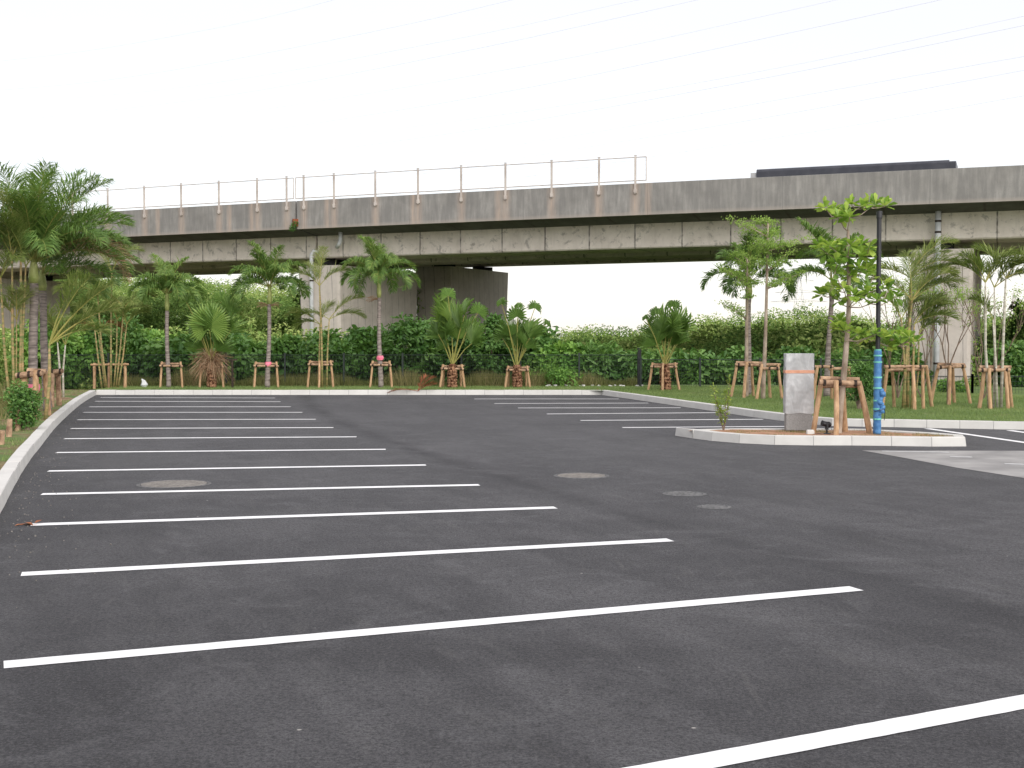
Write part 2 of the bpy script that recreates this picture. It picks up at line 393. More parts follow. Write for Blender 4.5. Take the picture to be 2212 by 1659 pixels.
# paler asphalt tone towards the far end of the lot
lane = N.ramp(N.math('MULTIPLY', N.math('ADD', sdw, 2.0), -.2), [(0, 0), (.6, 1)])
c = N.mix(N.ramp(N.math('MULTIPLY', sep.outputs[1], 1/40), [(.12, 0), (.5, .42)]), c, (.14,.14,.147))
_p = G(100,1200); _sg = 1 if math.hypot(_p.x-cx, _p.y-cy) > cr else -1
edge = N.ramp(N.math('MULTIPLY', N.math('ADD', N.math('MULTIPLY', sd_, _sg), N.math('MULTIPLY', N.noise(v, .6, 4), 1.5)), .1), [(.42, 0), (.72, .55)])
c = N.mix(edge, c, N.mix(.55, c, (.01,.01,.011)))
c = N.mix(N.math('MULTIPLY', seam, .7), c, (.024,.024,.028))
agg = N.noise(v, 110, 3, .8); c = N.mix(N.ramp(agg, [(.36, .85), (.52, 0)]), c, (.008,.008,.01))
mid_ = N.noise(v, 22, 4, .75); c = N.mix(N.ramp(mid_, [(.36, .6), (.5, 0)]), c, (.015,.015,.018))
sc1 = N.noise(v, 1.3, 7, .72, 1.6); c = N.mix(N.ramp(sc1, [(.52, 0), (.72, .5)]), c, (.15,.149,.156))
sc2 = N.noise(N.coord(scale=(6,.8,1), rot=(0,0,-.5)), 1.5, 5, .7, .4); c = N.mix(N.ramp(sc2, [(.60, 0), (.76, .35)]), c, (.15,.145,.14))
sc3 = N.noise(polar.outputs[0], 5.5, 4, .7, .2); c = N.mix(N.ramp(sc3, [(.56, 0), (.74, .28)]), c, (.13,.127,.125))
gr = N.noise(v, 48, 2, .9); c = N.mix(N.ramp(gr, [(.40, .55), (.5, 0)]), c, (.012,.012,.013)); c = N.mix(N.ramp(gr, [(.52, 0), (.66, .35)]), c, (.14,.137,.133))
ln = N.ramp(N.math('MULTIPLY', N.math('ADD', sdw, 1.2), .35), [(0, 0), (1, 1)])
agg2 = N.noise(v, 95, 2, .7); c = N.mix(N.ramp(agg2, [(.64, 0), (.72, .5)]), c, (.2,.195,.19))
vor = N.n('ShaderNodeTexVoronoi', feature='F1'); vor.inputs['Scale'].default_value = 1.7; N.l(v, vor.inputs['Vector'])
c = N.mix(N.ramp(vor.outputs['Distance'], [(.012, .8), (.022, 0)]), c, (.45,.43,.4))
bm = N.math('ADD', N.math('MULTIPLY', agg, .7), N.noise(v, 60, 3, .7))
N.l(N.bsdf(c, .8, .38, bm, .9, .010), out.inputs[0]); M['asphalt'] = m
mb = MB(); mb.add([(-45,-12,0),(45,-12,0),(45,40,0),(-45,40,0)], [(0,1,2,3)])
tag(mb.build('asphalt_lot', m), kind='structure')
# light concrete paving at the right
M['slab'] = mnoise('pale_paving', (.22,.215,.21), (.36,.35,.34), 1.6, .85, .3, .3, .005, 40, (1,1,1), .3, .7, 0, 8)
mb = MB(); P = [G(1862,973,.004), G(1942,987,.004), G(2066,1010,.004), G(2212,1032.5,.004), G(2600,1098,.004), G(2600,973,.004), G(2212,973.8,.004)]
mb.add(P, [tuple(range(len(P)))]); tag(mb.build('concrete_paving', M['slab']), kind='structure')
# worn paint on the paving
m, nt, out = newmat('line_paint'); N = NT(nt); v = N.coord()
c = N.ramp(N.noise(v, 6, 5), [(.3, (.74,.75,.76)), (.6, (.84,.84,.84))])
c = N.mix(N.ramp(N.noise(v, 60, 4, .75), [(.66, 0), (.8, .6)]), c, (.3,.3,.3))
N.l(N.bsdf(c, .6, .3, N.noise(v, 120, 2), .3, .003), out.inputs[0]); M['paint'] = m
M['worn'] = mnoise('worn_paint', (.42,.42,.42), (.6,.6,.6), 9, .8, .2)
def pline(a, b, wd=.16, name='parking_line', mat='paint', z=.004):
    t = (b-a).normalized(); n = Vector((-t.y, t.x, 0))*wd/2; mb = MB(); K = max(2, int((b-a).length/.08)); vs = []
    for i in range(K+1):
        p = a.lerp(b, i/K)
        vs += [p-n*(1+R.uniform(-.025,.025)), p+n*(1+R.uniform(-.025,.025))]
    for q in vs: q.z = z
    mb.add(vs, [(2*i, 2*i+2, 2*i+3, 2*i+1) for i in range(K)])
    return tag(mb.build(name, M[mat]), kind='structure')
LL = [((8,1437),(1850,1272)),((46,1241),(1448,1167)),((68,1134),(1200,1097)),((90,1068),(1035,1048)),((104,1018),(920,1005)),((122,978),(833,971)),((139,948),(770,944)),((153,926),(720,924)),((167,907),(682,906)),((180,891),(653,891)),((193,879),(628,879)),((205,867),(606,868)),((217,859),(594,860))]
for a, b in LL: pline(G(*a), G(*b))
a, b = G(1459,1658), G(2212,1517); t = (b-a).normalized(); pline(a-t*1.4, a-t*1.4+t*5, .165)
for a, b in (((1024.4,862),(1337,862)),((1067.8,871.9),(1400.3,870.9)),((1119,881.5),(1470.4,881.1)),((1181.6,894.5),(1549,891.7)),((1254,908.5),(1648,906)),((1344.6,923.9),(1762,921.0))): pline(G(*a), G(*b), .15)
pline(G(2003,926), G(2330,973), .15); pline(G(2180,930), G(2420,962), .15)
for a, b in (((1905,975.5),(2050,978)),((2052,987.5),(2100,988.5)),((2170,1003),(2212,1004))):
    pline(G(*a), G(*b), .13, 'worn_marking', 'worn', .008)
# manholes
M['iron'] = mnoise('manhole_dusty', (.155,.145,.135), (.24,.225,.205), 8, .9, .2, .6, .01, 60)
M['iron2'] = mnoise('manhole_grey', (.08,.08,.08), (.17,.17,.17), 20, .8, .3, .8, .01, 60)
M['dark'] = mnoise('dark_gap', (.01,.01,.01), (.03,.03,.03), 9, .9)
def manhole(px, py, rx, label, mat, studs=True):
    c = G(px, py); r = rx*c.y/F; o = empty('manhole_cover', (c.x, c.y, 0), label, 'manhole cover', 'manhole covers set in the asphalt')
    mb = MB(); n = 40
    def ring(r0, r1, z0, z1, mb):
        vs = [(r0*math.cos(2*math.pi*i/n), r0*math.sin(2*math.pi*i/n), z0) for i in range(n)]+[(r1*math.cos(2*math.pi*i/n), r1*math.sin(2*math.pi*i/n), z1) for i in range(n)]
        mb.add(vs, [(i, (i+1)%n, n+(i+1)%n, n+i) for i in range(n)])
    ring(r+.012, r+.05, .009, .003, mb); ring(r+.012, r+.004, .009, .004, mb); mb.build('rim', M['iron2'], o)
    mb = MB(); vs = [((r)*math.cos(2*math.pi*i/n), (r)*math.sin(2*math.pi*i/n), .006) for i in range(n)]; mb.add(vs, [tuple(range(n))])
    if studs:
        s = .05; k = int(r/s)
        for i in range(-k, k+1):
            for j in range(-k, k+1):
                if math.hypot(i, j)*s < r-.04: mb.box((i*s+(j%2)*s*.5, j*s, .0085), (.026,.026,.005), None, .5, .7)
    mb.build('cover', mat, o)
    mb = MB(); ring(r+.002, r+.013, .0045, .0045, mb); mb.build('gap', M['dark'], o)
manhole(376, 1046, 70, 'dusty pale manhole cover between two white lines at the left', M['iron'])
manhole(1256, 1028, 52, 'wide beige manhole cover in the open lane near the middle', M['iron'])
manhole(1479, 1067, 38, 'small grey studded manhole cover below and left of the wrapped slab', M['iron2'])
manhole(1543, 1095.3, 27, 'smallest grey valve cover lying just beyond the lower end of the lane', M['iron2'], False)
# ------------------------------------------------------------------ viaduct
# plan curve of the near parapet face through three sighted points
def pY(px, py, H): return (H-CH)*F/(732.8-py)
HT = 7.73
P3 = [AT(317.6,453.3,pY(0,453.3,HT)), AT(1398,396.7,pY(0,396.7,HT)), AT(2212,358.6,pY(0,358.6,HT))]
cxv, cyv, crv = circ(*P3)
a0 = math.atan2(P3[0].y-cyv, P3[0].x-cxv); a1 = math.atan2(P3[1].y-cyv, P3[1].x-cxv)
a2 = math.atan2(P3[2].y-cyv, P3[2].x-cxv)
sgn = 1 if (P3[1].x-cxv)**2 and True else 1
# parameter s = arc metres from the middle point, growing to the right (+X)
dirn = 1 if (a2-a1) > 0 else -1
def vp(s, w=0):                                    # w metres behind the near face
    a = a1+dirn*s/crv; ox, oy = math.cos(a), math.sin(a)
    away = 1 if oy*(1) > 0 else -1                 # +normal must point away from the camera
    r = crv+(w if away > 0 else -w)
    return Vector((cxv+r*ox, cyv+r*oy, 0))
def s_at(px, w=0):                                 # arc position seen at a column of the picture
    lo, hi = -70., 40.
    for _ in range(50):
        mid = (lo+hi)/2; p = vp(mid, w)
        if p.x/p.y < (px-1106)/F: lo = mid
        else: hi = mid
    return (lo+hi)/2
post_px = [-72,13,88,162,238,316.6,396,477,559.3,622.6,659.3,724.3,813.3,905,997.8,1092.8,1192,1293.8,1371.8]
post_s = [s_at(p) for p in post_px]
sJ = s_at(641)
def stainmat():
    m, nt, out = newmat('parapet_concrete'); N = NT(nt)
    uv = N.n('ShaderNodeUVMap', uv_map='UVMap').outputs[0]
    v = N.coord(src=uv, scale=(1,1,1)); vs = N.coord(src=uv, scale=(1,.12,1))
    c = N.ramp(N.noise(v, .9, 7, .6), [(.3, (.23,.22,.205)), (.7, (.36,.345,.325))])
    c = N.mix(N.ramp(N.noise(vs, 5.5, 6, .65), [(.42, .55), (.62, 0)]), c, (.17,.165,.16))
    c = N.mix(N.ramp(N.noise(v, 14, 4, .7), [(.6, 0), (.78, .6)]), c, (.12,.115,.11))
    st = N.n('ShaderNodeAttribute', attribute_name='tone').outputs['Fac']
    st = N.math('MULTIPLY', st, N.ramp(N.noise(vs, 12, 4), [(.25, .35), (.65, 1)]))
    c = N.mix(st, c, (.50,.385,.31))
    sp = N.n('ShaderNodeSeparateXYZ'); N.l(uv, sp.inputs[0])
    low = N.ramp(N.math('MULTIPLY', sp.outputs[1], 1), [(.02, .6), (.16, 0)])
    c = N.mix(N.math('MULTIPLY', low, .8), c, (.42,.36,.31))
    j = N.math('FRACT', N.math('MULTIPLY', sp.outputs[0], 1/5.2)); jl = N.ramp(j, [(.003, .5), (.006, 0)])
    c = N.mix(jl, c, (.12,.12,.12))
    N.l(N.bsdf(c, .9, .2, N.noise(v, 30, 5, .7), .4, .01), out.inputs[0]); return m
def webmat(name='girder_concrete', c1=(.60,.54,.475), c2=(.80,.735,.66), panel=1.95, dark=.5):
    m, nt, out = newmat(name); N = NT(nt)
    uv = N.n('ShaderNodeUVMap', uv_map='UVMap').outputs[0]; v = N.coord(src=uv); vs = N.coord(src=uv, scale=(1,.2,1))
    c = N.ramp(N.noise(v, 1.1, 7, .65), [(.3, c1), (.7, c2)])
    c = N.mix(N.ramp(N.noise(v, 2.6, 8, .75, .4), [(.54, 0), (.62, dark)]), c, (.12,.11,.10))
    c = N.mix(N.ramp(N.noise(vs, 6, 5), [(.52, 0), (.78, .25)]), c, (.25,.225,.20))
    sp = N.n('ShaderNodeSeparateXYZ'); N.l(uv, sp.inputs[0])
    j = N.math('ABSOLUTE', N.math('SUBTRACT', N.math('FRACT', N.math('MULTIPLY', N.math('ADD', sp.outputs[0], N.math('MULTIPLY', N.noise(v, 2, 2), .03)), 1/panel)), .5))
    jl = N.ramp(j, [(.003*2/panel+.004, 1), (.02, 0)]); jw = N.ramp(N.noise(v, 3, 4), [(.3, .25), (.6, .95)])
    c = N.mix(N.math('MULTIPLY', jl, jw), c, (.09,.08,.075))
    N.l(N.bsdf(c, .9, .2, N.noise(v, 25, 5, .7), .4, .01), out.inputs[0]); return m
M['parapet'] = stainmat(); M['web'] = webmat(); 
M['pier'] = webmat('pier_concrete', (.50,.45,.40), (.62,.565,.51), .62, .12)
M['soffit'] = webmat('slab_concrete_painted_shade', (.10,.097,.09), (.17,.165,.155), 3.5, .4)  # deck concrete coloured dark, painting in the shade under the viaduct
def addUV(o, uvs):
    me = o.data; lay = me.uv_layers.new(name='UVMap')
    idx = np.empty(len(me.loops), dtype=np.int32); me.loops.foreach_get('vertex_index', idx)
    lay.data.foreach_set('uv', np.asarray(uvs, dtype=np.float32)[idx].ravel())
def loft(name, prof, s0, s1, step, mat, parent, stain=None, smooth=False):
    """sweep a closed (w, z) profile along the viaduct"""
    n = max(2, int((s1-s0)/step)); k = len(prof); vs = []; uvs = []; T = []
    per = [0]
    for i in range(k): per.append(per[-1]+math.hypot(prof[(i+1)%k][0]-prof[i][0], prof[(i+1)%k][1]-prof[i][1]))
    for i in range(n+1):
        s = s0+(s1-s0)*i/n
        for j in range(k+1):
            wq, z = prof[j % k]; p = vp(s, wq); vs.append((p.x, p.y, z)); uvs.append((s, per[j]))
            T.append(stain(s) if stain else 0)
    kk = k+1; mb = MB(); mb.v = vs; mb.t = T
    mb.f = [(i*kk+j, i*kk+j+1, i*kk+kk+j+1, i*kk+kk+j) for i in range(n) for j in range(k)]
    mb.f += [tuple(range(k-1, -1, -1)), tuple(n*kk+j for j in range(k))]
    o = mb.build(name, mat, parent)
    bm_fix(o); addUV(o, uvs); return o
import bmesh
def bm_fix(o):
    bm = bmesh.new(); bm.from_mesh(o.data); bmesh.ops.recalc_face_normals(bm, faces=bm.faces); bm.to_mesh(o.data); bm.free()
extra = [(s_at(p), .16, .9) for p in (344,546,708,893,1076,1290,498,232,1398)]
def stain(s):
    t = 0
    for p in post_s:
        d = abs(s-p+.02); t = max(t, .75*max(0, 1-d/.26))
    for p, wd, a in extra:
        d = abs(s-p); t = max(t, a*max(0, 1-d/wd))
    return t
HB = 6.50
def viaduct(w0, dz, label, near):
    root = empty('viaduct', vp(0, w0), label, 'viaduct', 'twin road viaducts')
    inv = Vector(root.location)
    W = 10.2; parts = []
    spans = ((-62, sJ-.06), (sJ+.06, 42))
    sf = stain if near else None
    for a, b in spans:
        if near: parts.append(loft('parapet', [(w0,HB+dz),(w0,HT+dz-.01),(w0+.03,HT+dz),(w0+.22,HT+dz),(w0+.3,HB+dz+.3),(w0+.3,HB+dz)], a, b, .12, M['parapet'], root, sf))
        else: parts.append(loft('parapet', [(w0,HB+dz),(w0,HT+dz),(w0+.22,HT+dz),(w0+.3,HB+dz)], a, b, 2, M['parapet'], root))
        parts.append(loft('parapet', [(w0+W-.3,HB+dz),(w0+W-.22,HT+dz),(w0+W,HT+dz),(w0+W,HB+dz)], a, b, 2, M['parapet'], root))
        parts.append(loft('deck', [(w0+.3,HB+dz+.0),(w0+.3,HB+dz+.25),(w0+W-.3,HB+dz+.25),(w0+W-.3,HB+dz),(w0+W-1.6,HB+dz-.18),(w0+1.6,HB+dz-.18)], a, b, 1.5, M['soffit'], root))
        zb = 5.33+dz if near else 5.30+dz
        for ga, gb in ((1.62,4.0),(6.3,8.6 if near else 7.7)):
            parts.append(loft('girder', [(w0+ga,HB+dz-.185),(w0+ga,zb+.05),(w0+ga+.05,zb),(w0+gb-.05,zb),(w0+gb,zb+.05),(w0+gb,HB+dz-.185)], a, b, .5, M['web'], root))
    # piers under the joint and one span to the right
    for sp in (s_at(735, w0+1.5) if near else s_at(735, 1.5), s_at(2100, 1.4), s_at(-75, 1.4))[:3 if near else 2]:
        pz = (4.98 if near else 5.49)+0; th = 2.2 if near else 2.15
        a0_, b0_ = w0+1.4, w0+8.8
        mb = MB(); uvs = []; vs = []; n = 10; z0 = -2.6
        for zi in range(n+1):
            z = z0+(pz-z0)*zi/n; k = (pz-z)/7.6*.35
            ring = []
            for (ss, ww) in ((sp-th+k*.4, a0_+k), (sp-k*.4, a0_+k), (sp-k*.4, b0_-k), (sp-th+k*.4, b0_-k)):
                ring.append((ss, ww))
            # chamfered corners
            ch = .12; pts = []
            for q in range(4):
                A_ = ring[q]; Bp = ring[(q-1)%4]; Bn = ring[(q+1)%4]
                for T_ in (Bp, Bn):
                    L_ = math.hypot(T_[0]-A_[0], T_[1]-A_[1]); pts.append((A_[0]+(T_[0]-A_[0])*ch/L_, A_[1]+(T_[1]-A_[1])*ch/L_))
            pts.append(pts[0]); u = 0
            for q, (ss, ww) in enumerate(pts):
                if q: u += math.hypot(ss-pts[q-1][0], ww-pts[q-1][1])
                p = vp(ss, ww); vs.append((p.x, p.y, z)); uvs.append((u+.3, z))
        mb.v = vs; mb.t = [0]*len(vs)
        mb.f = [(i*9+j, i*9+j+1, i*9+10+j, i*9+9+j) for i in range(n) for j in range(8)]+[tuple(n*9+j for j in range(8))]
        o = mb.build('pier', M['pier'], root); bm_fix(o); addUV(o, uvs); parts.append(o)
        for ww in (w0+2.3, w0+3.4, w0+6.9, w0+8.0):
            b = MB(); p = vp(sp-th/2, ww); zt = (5.33 if near else 5.30)+dz
            b.box((p.x, p.y, (pz+zt)/2), (.5,.5,zt-pz), Matrix.Rotation(.41,3,'Z')); parts.append(b.build('bearing', M['dark'], root))
    for o in parts: o.location = -inv
    return root
va = viaduct(0, 0, 'near grey concrete road viaduct with rust stained parapet crossing the whole view', True)
vb = viaduct(10.7, .48, 'far parallel viaduct, glimpsed under the near deck on its own pale pier', False)
M['pvc'] = mnoise('grey_white_pipe', (.5,.52,.53), (.66,.67,.68), 3, .5, .4, .02)
M['galv'] = mnoise('weathered_rail_steel', (.46,.40,.36), (.66,.60,.55), 4, .6, .4, .1, .002, 30, (1,1,.4), .35, .65, .2)
# drain pipes
def pipe(pts, r, label, clips=()):
    base = Vector(pts[-1]); o = empty('drain_pipe', base, label, 'drain pipe', 'drain pipes on the viaduct')
    mb = MB(); mb.tube([Vector(p)-base for p in pts], r, 14); mb.build('pipe', M['pvc'], o, smooth=True)
    for z in clips:
        b = MB(); q = None
        for a, c in zip(pts[:-1], pts[1:]):
            if min(a[2], c[2]) <= z <= max(a[2], c[2]) and abs(a[2]-c[2]) > .2:
                k = (z-a[2])/(c[2]-a[2]); q = Vector(a).lerp(Vector(c), k)
        if q: b.tube([q-base-Vector((0,0,.035)), q-base+Vector((0,0,.035))], r+.012, 14); b.build('clamp', M['binding'], o)
s2 = s_at(2023, 1.35); p = vp(s2, 1.35); q = vp(s2, 1.0)
pipe([(p.x,p.y,6.40),(p.x,p.y,5.2),(p.x,p.y,3.2),(p.x,p.y,-1.0)], .105, 'long straight white drain pipe down the right-hand pier', (6.0, 5.6, 3.1, .8))
s1_ = s_at(737, 1.1); p = vp(s1_, 1.1); p2 = vp(s1_-.25, 1.2)
pipe([(p.x,p.y,6.42),(p.x,p.y,6.05),(p.x-.05,p.y,5.9),(p2.x,p2.y,5.75)], .09, 'short pale drain spout hanging under the deck beside the expansion joint')
s3 = s_at(674, 1.2); p = vp(s3, 1.2)
pipe([(p.x+.3,p.y,5.55),(p.x+.1,p.y,5.62),(p.x,p.y,5.45),(p.x,p.y,4.6),(p.x,p.y,-1)], .085, 'curved grey drain pipe running down the pier at the joint', (4.3, 2.5))
# railing on the parapet, two runs
def railing(idx, e0, e1, label):
    root = empty('safety_railing', vp(post_s[idx[0]]), label, 'railing', 'steel railings on the viaduct parapet'); inv = Vector(root.location)
    for i in idx:
        p = vp(post_s[i], -.045); q = vp(post_s[i]+.05, -.045); t = (q-p).normalized(); rot = Matrix.Rotation(math.atan2(t.y, t.x), 3, 'Z')
        mb = MB(); mb.box(Vector((p.x,p.y,HT+.32))-inv, (.075,.055,1.44), rot); mb.box(Vector((p.x,p.y,HT-.30))-inv, (.115,.075,.14), rot)
        mb.box(Vector((p.x,p.y,HT+1.075))-inv, (.1,.08,.03), rot)
        mb.build('post', M['galv'], root)
    for z, r in ((HT+1.0, .02), (HT+.10, .022)):
        mb = MB(); n = max(2, int((e1-e0)/1.0)); mb.tube([vp(e0+(e1-e0)*k/n, -.03)+Vector((0,0,z))-inv for k in range(n+1)], r, 6); mb.build('rail', M['galv'], root)
    for z in (.3,.5,.7,.85):
        mb = MB(); n = max(2, int((e1-e0)/1.0)); mb.tube([vp(e0+(e1-e0)*k/n, -.03)+Vector((0,0,HT+z))-inv for k in range(n+1)], .0025, 4); mb.build('wire', M['galv'], root)
    for e in (e0, e1):
        p = vp(e, -.03); mb = MB(); mb.tube([Vector((p.x,p.y,HT+.08))-inv, Vector((p.x,p.y,HT+1.0))-inv], .02, 6); mb.build('end_post', M['galv'], root)
railing(range(0,10), post_s[0]-1, s_at(637), 'left run of pinkish steel railing on the viaduct, ending at the expansion joint')
railing(range(10,19), s_at(641.6), s_at(1395), 'right run of pinkish steel railing on the viaduct, ending above mid bridge')
# plants sprouting in the joint
p = vp(sJ-.05, -.1)
mb = MB(); blobs(mb, [(p.x,p.y,6.62),(p.x+.08,p.y-.05,6.75),(p.x-.05,p.y,6.5)], [.14,.1,.1], 60, .09, .05, .4)
tag(mb.build('joint_weed', M['leaf_shrub']), 'small green weed sprouting from the viaduct expansion joint', 'weed')
mb = MB(); p2 = vp(sJ+.0, -.02); mb.box((p2.x,p2.y,6.78), (.26,.16,.32), Matrix.Rotation(.4,3,'Z'))
tag(mb.build('joint_box', M['leaf_rust']), 'rusty square box at the foot of the viaduct joint', 'joint box')
# bus passing on the far deck
M['bus'] = mnoise('bus_dark_paint', (.03,.033,.045), (.05,.052,.065), 2, .4, .5, .02)
M['busg'] = mnoise('bus_pale_end', (.42,.42,.42), (.5,.5,.5), 2, .4, .4, .02)
M['glass'] = mnoise('bus_glass', (.02,.025,.03), (.04,.045,.05), 3, .08, .6, .01)
wb = 13.2; sa, sb = s_at(1618, wb), s_at(2062, wb); zr = HB+.48+.25
root = empty('bus', vp((sa+sb)/2, wb+1.2)+Vector((0,0,zr)), 'dark bus crossing the far deck, its roof showing over the parapet', 'bus')
inv = Vector(root.location); ztop = AT(1830, 354.5, vp((sa+sb)/2, wb).y).z
def busloft(name, prof, a, b, mat, par=root):
    o = loft(name, prof, a, b, .5, mat, par); o.location = -inv; return o
busloft('body', [(wb,zr+.35),(wb,ztop-.14),(wb+.05,ztop-.04),(wb+.2,ztop),(wb+2.2,ztop),(wb+2.35,ztop-.04),(wb+2.4,ztop-.14),(wb+2.4,zr+.35)], sa+.30, sb-.35, M['bus'])
busloft('front_panel', [(wb+.06,zr+.35),(wb+.06,ztop-.17),(wb+2.34,ztop-.17),(wb+2.34,zr+.35)], sa, sa+.30, M['busg'])
busloft('rear_panel', [(wb+.06,zr+.35),(wb+.06,ztop-.12),(wb+.2,ztop-.06),(wb+2.2,ztop-.06),(wb+2.34,ztop-.12),(wb+2.34,zr+.35)], sb-.35, sb-.05, M['bus'])
for i in range(6):
    L_ = (sb-sa-1.4)/6; a = sa+.5+i*L_
    busloft('window', [(wb-.006,zr+1.3),(wb-.006,ztop-.4),(wb+.02,ztop-.4),(wb+.02,zr+1.3)], a+.06, a+L_-.06, M['glass'])
for k in (.16,.8):
    for ww in (wb+.15, wb+2.25):
        p = vp(sa+(sb-sa)*k, ww); q = vp(sa+(sb-sa)*k, ww+.1); n_ = (q-p).normalized()
        mb = MB(); c_ = Vector((p.x,p.y,zr+.46))-inv; mb.tube([c_-n_*.13, c_+n_*.13], .46, 20); mb.build('wheel', M['black'], root)
# ------------------------------------------------------------------ power lines and pylon
M['wire'] = mnoise('power_wire', (.30,.30,.32), (.36,.36,.38), 1, .5)
wires = [ [(0,132),(200,110),(475,60),(610,30),(720,0)],
 [(0,195),(210,178),(475,135),(875,55),(1106,0)],
 [(0,222),(300,202),(585,162),(850,110),(1106,61),(1341,7),(1380,0)],
 [(0,262),(135,250),(465,212),(750,162),(1106,90),(1231,62),(1506,0)],
 [(0,281),(250,272),(500,247),(750,210),(1106,149),(1341,104),(1806,0)],
 [(250,322),(350,312),(650,272),(1106,199),(1681,77),(2031,0)],
 [(250,352),(350,340),(1106,249),(1706,145),(2212,35)],
 [(300,377),(700,327),(1106,270),(1706,160),(2212,55)],
 [(700,372),(1181,305),(1656,220),(2212,122)],
 [(900,378),(1256,320),(1656,255),(2212,152)],
 [(1100,388),(1396,340),(1856,270),(2212,207)] ]
wl = ['highest','second highest','third','fourth','fifth','sixth','seventh','eighth','third lowest','second lowest','lowest']
for i, wpx in enumerate(wires):
    H = 46-i*2.4 if i < 9 else 30-(i-9)*2; pts = []
    for px, py in wpx:
        d = ray(px, py); t = (H-CH)/d.z; pts.append(Vector((d.x*t, d.y*t, H)))
    pts = smooth(pts, 2); a = pts[-1]-pts[-2]; pts.append(pts[-1]+a.normalized()*60)
    mb = MB(); mb.tube(pts, .0085 if i % 2 else .007, 4, caps=False)
    tag(mb.build('power_wire', M['wire']), f'{wl[i]} of the thin power wires slanting across the white sky', 'power line', 'power wires crossing the sky')
Yp = 420; c = AT(1726, 690, Yp); top = AT(1727, 596, Yp)
root = empty('power_pylon', (c.x, c.y, -1), 'faint distant lattice power pylon on the skyline right of the slender trees', 'pylon')
mb = MB(); H = top.z+1
for z0, z1 in zip(np.linspace(0, H, 9)[:-1], np.linspace(0, H, 9)[1:]):
    w0_, w1_ = 2.6*(1-z0/H)+.3, 2.6*(1-z1/H)+.3
    for sx in (-1, 1):
        for sy in (-1, 1):
            mb.tube([(sx*w0_,sy*w0_,z0),(sx*w1_,sy*w1_,z1)], .05, 4)
        mb.tube([(sx*w0_,-w0_,z0),(-sx*w1_,-w1_,z1)], .03, 4)
mb.build('lattice_mast', M['wire'], root)
for k, (py, hw) in enumerate(((607,5),(632,8),(652,9.5))):
    z = AT(1726, py, Yp).z+1; b = MB()
    b.tube([(-hw,0,z),(0,0,z+.9),(hw,0,z)], .05, 4); b.tube([(-hw,0,z),(hw,0,z)], .05, 4); b.build('cross_arm', M['wire'], root)
# ------------------------------------------------------------------ plants
def frond_mesh(L, el, droop, az, nl, ll, lw, vee=.7, sweep=.55, hang=.4, tone=.5, petiole=.18, curl=0, ragged=.15, thick=.012):
    """feather frond from the origin: list of (stalk MB, leaflet MB)"""
    pts = []; p = Vector((0,0,0)); n = 14; a = el
    side = Vector((-math.sin(az), math.cos(az), 0)); h = Vector((math.cos(az), math.sin(az), 0)); azc = az
    dirs = []
    for i in range(n+1):
        pts.append(p.copy()); azc = az+curl*(i/n)**2; h = Vector((math.cos(azc), math.sin(azc), 0))
        d = h*math.cos(a)+Vector((0,0,math.sin(a))); dirs.append(d); p = p+d*L/n; a -= droop/n*(.4+1.2*i/n)
    sm = MB(); sm.tube(pts, [thick*(1.0-.85*i/n) for i in range(n+1)], 5, min(1, tone+.3))
    t = np.repeat(np.linspace(petiole, .985, nl), 2)+NP.normal(size=nl*2)*.006; t = np.clip(t, 0, .995); m_ = len(t); sg = np.tile([1,-1], nl)
    PP = np.array([list(q) for q in pts]); DD = np.array([list(q) for q in dirs])
    f = t*n; i0 = np.minimum(f.astype(int), n-1); k = (f-i0)[:,None]
    P = PP[i0]*(1-k)+PP[i0+1]*k; D = unit(DD[i0]*(1-k)+DD[i0+1]*k)
    S = unit(np.cross(D, np.array([[0,0,1.]]))+1e-6); U = np.cross(S, D)
    size = np.clip(np.sin(np.clip((t-petiole)/(1-petiole),0,1)*math.pi*.86+.35)**.7, .25, 1)
    sw = (sweep+.5*t)[:,None]
    d = unit(S*sg[:,None]*1.0+U*(vee+NP.normal(size=m_)*.22)[:,None]+D*sw+NP.normal(size=(m_,3))*ragged*.5)
    Ls = ll*size*(1+NP.normal(size=m_)*.1)
    # two-piece leaflets: up and out, then hanging
    nrm = unit(np.cross(d, D)+1e-6)
    wv = unit(np.cross(d, nrm)); hw = (lw/2)
    mid = P+d*(Ls*.5)[:,None]
    d2 = unit(d+np.array([[0,0,-1.]])*(hang*(1+.4*NP.normal(size=m_)))[:,None]); tip = mid+d2*(Ls*.5)[:,None]
    wv = unit(D-d*(D*d).sum(1, keepdims=True)); 
    V = np.stack([P-wv*hw*.4, P+wv*hw*.4, mid+wv*hw, mid-wv*hw, tip], 1).reshape(-1,3)
    b = (np.arange(m_)*5)[:,None]
    T = np.repeat(np.clip(tone+NP.normal(size=m_)*.26, 0, 1), 5)
    lm = MB(); lm.arr(V, b+np.array([[0,1,2,3]]), T); 
    lm.np.append((np.zeros((0,3),dtype=np.float32), np.zeros((0,3),dtype=np.int64), np.zeros(0,dtype=np.float32)))
    tri = b+np.array([[3,2,4]])
    lm.tri = tri
    return sm, lm
def build_frond(name, o_parent, at, args, lmat, smat='stalk', **kw):
    sm, lm = frond_mesh(*args, **kw)
    V, Q, T = lm.np[0]; lm2 = MB(); lm2.np = [(V, Q, T)]
    # tips share the same vertices: append as triangles with offset zero
    L2 = MB(); L2.np = [(V, Q, T)]
    off = Vector(at)
    V2 = V+np.array([off.x, off.y, off.z], dtype=np.float32)
    L2.np = [(V2, Q, T)]; o = _build_mixed(name, V2, Q, lm.tri, T, M[lmat], o_parent)
    for i, v in enumerate(sm.v): sm.v[i] = (v[0]+off.x, v[1]+off.y, v[2]+off.z)
    sm.build('stalk', M[smat], o)
    return o
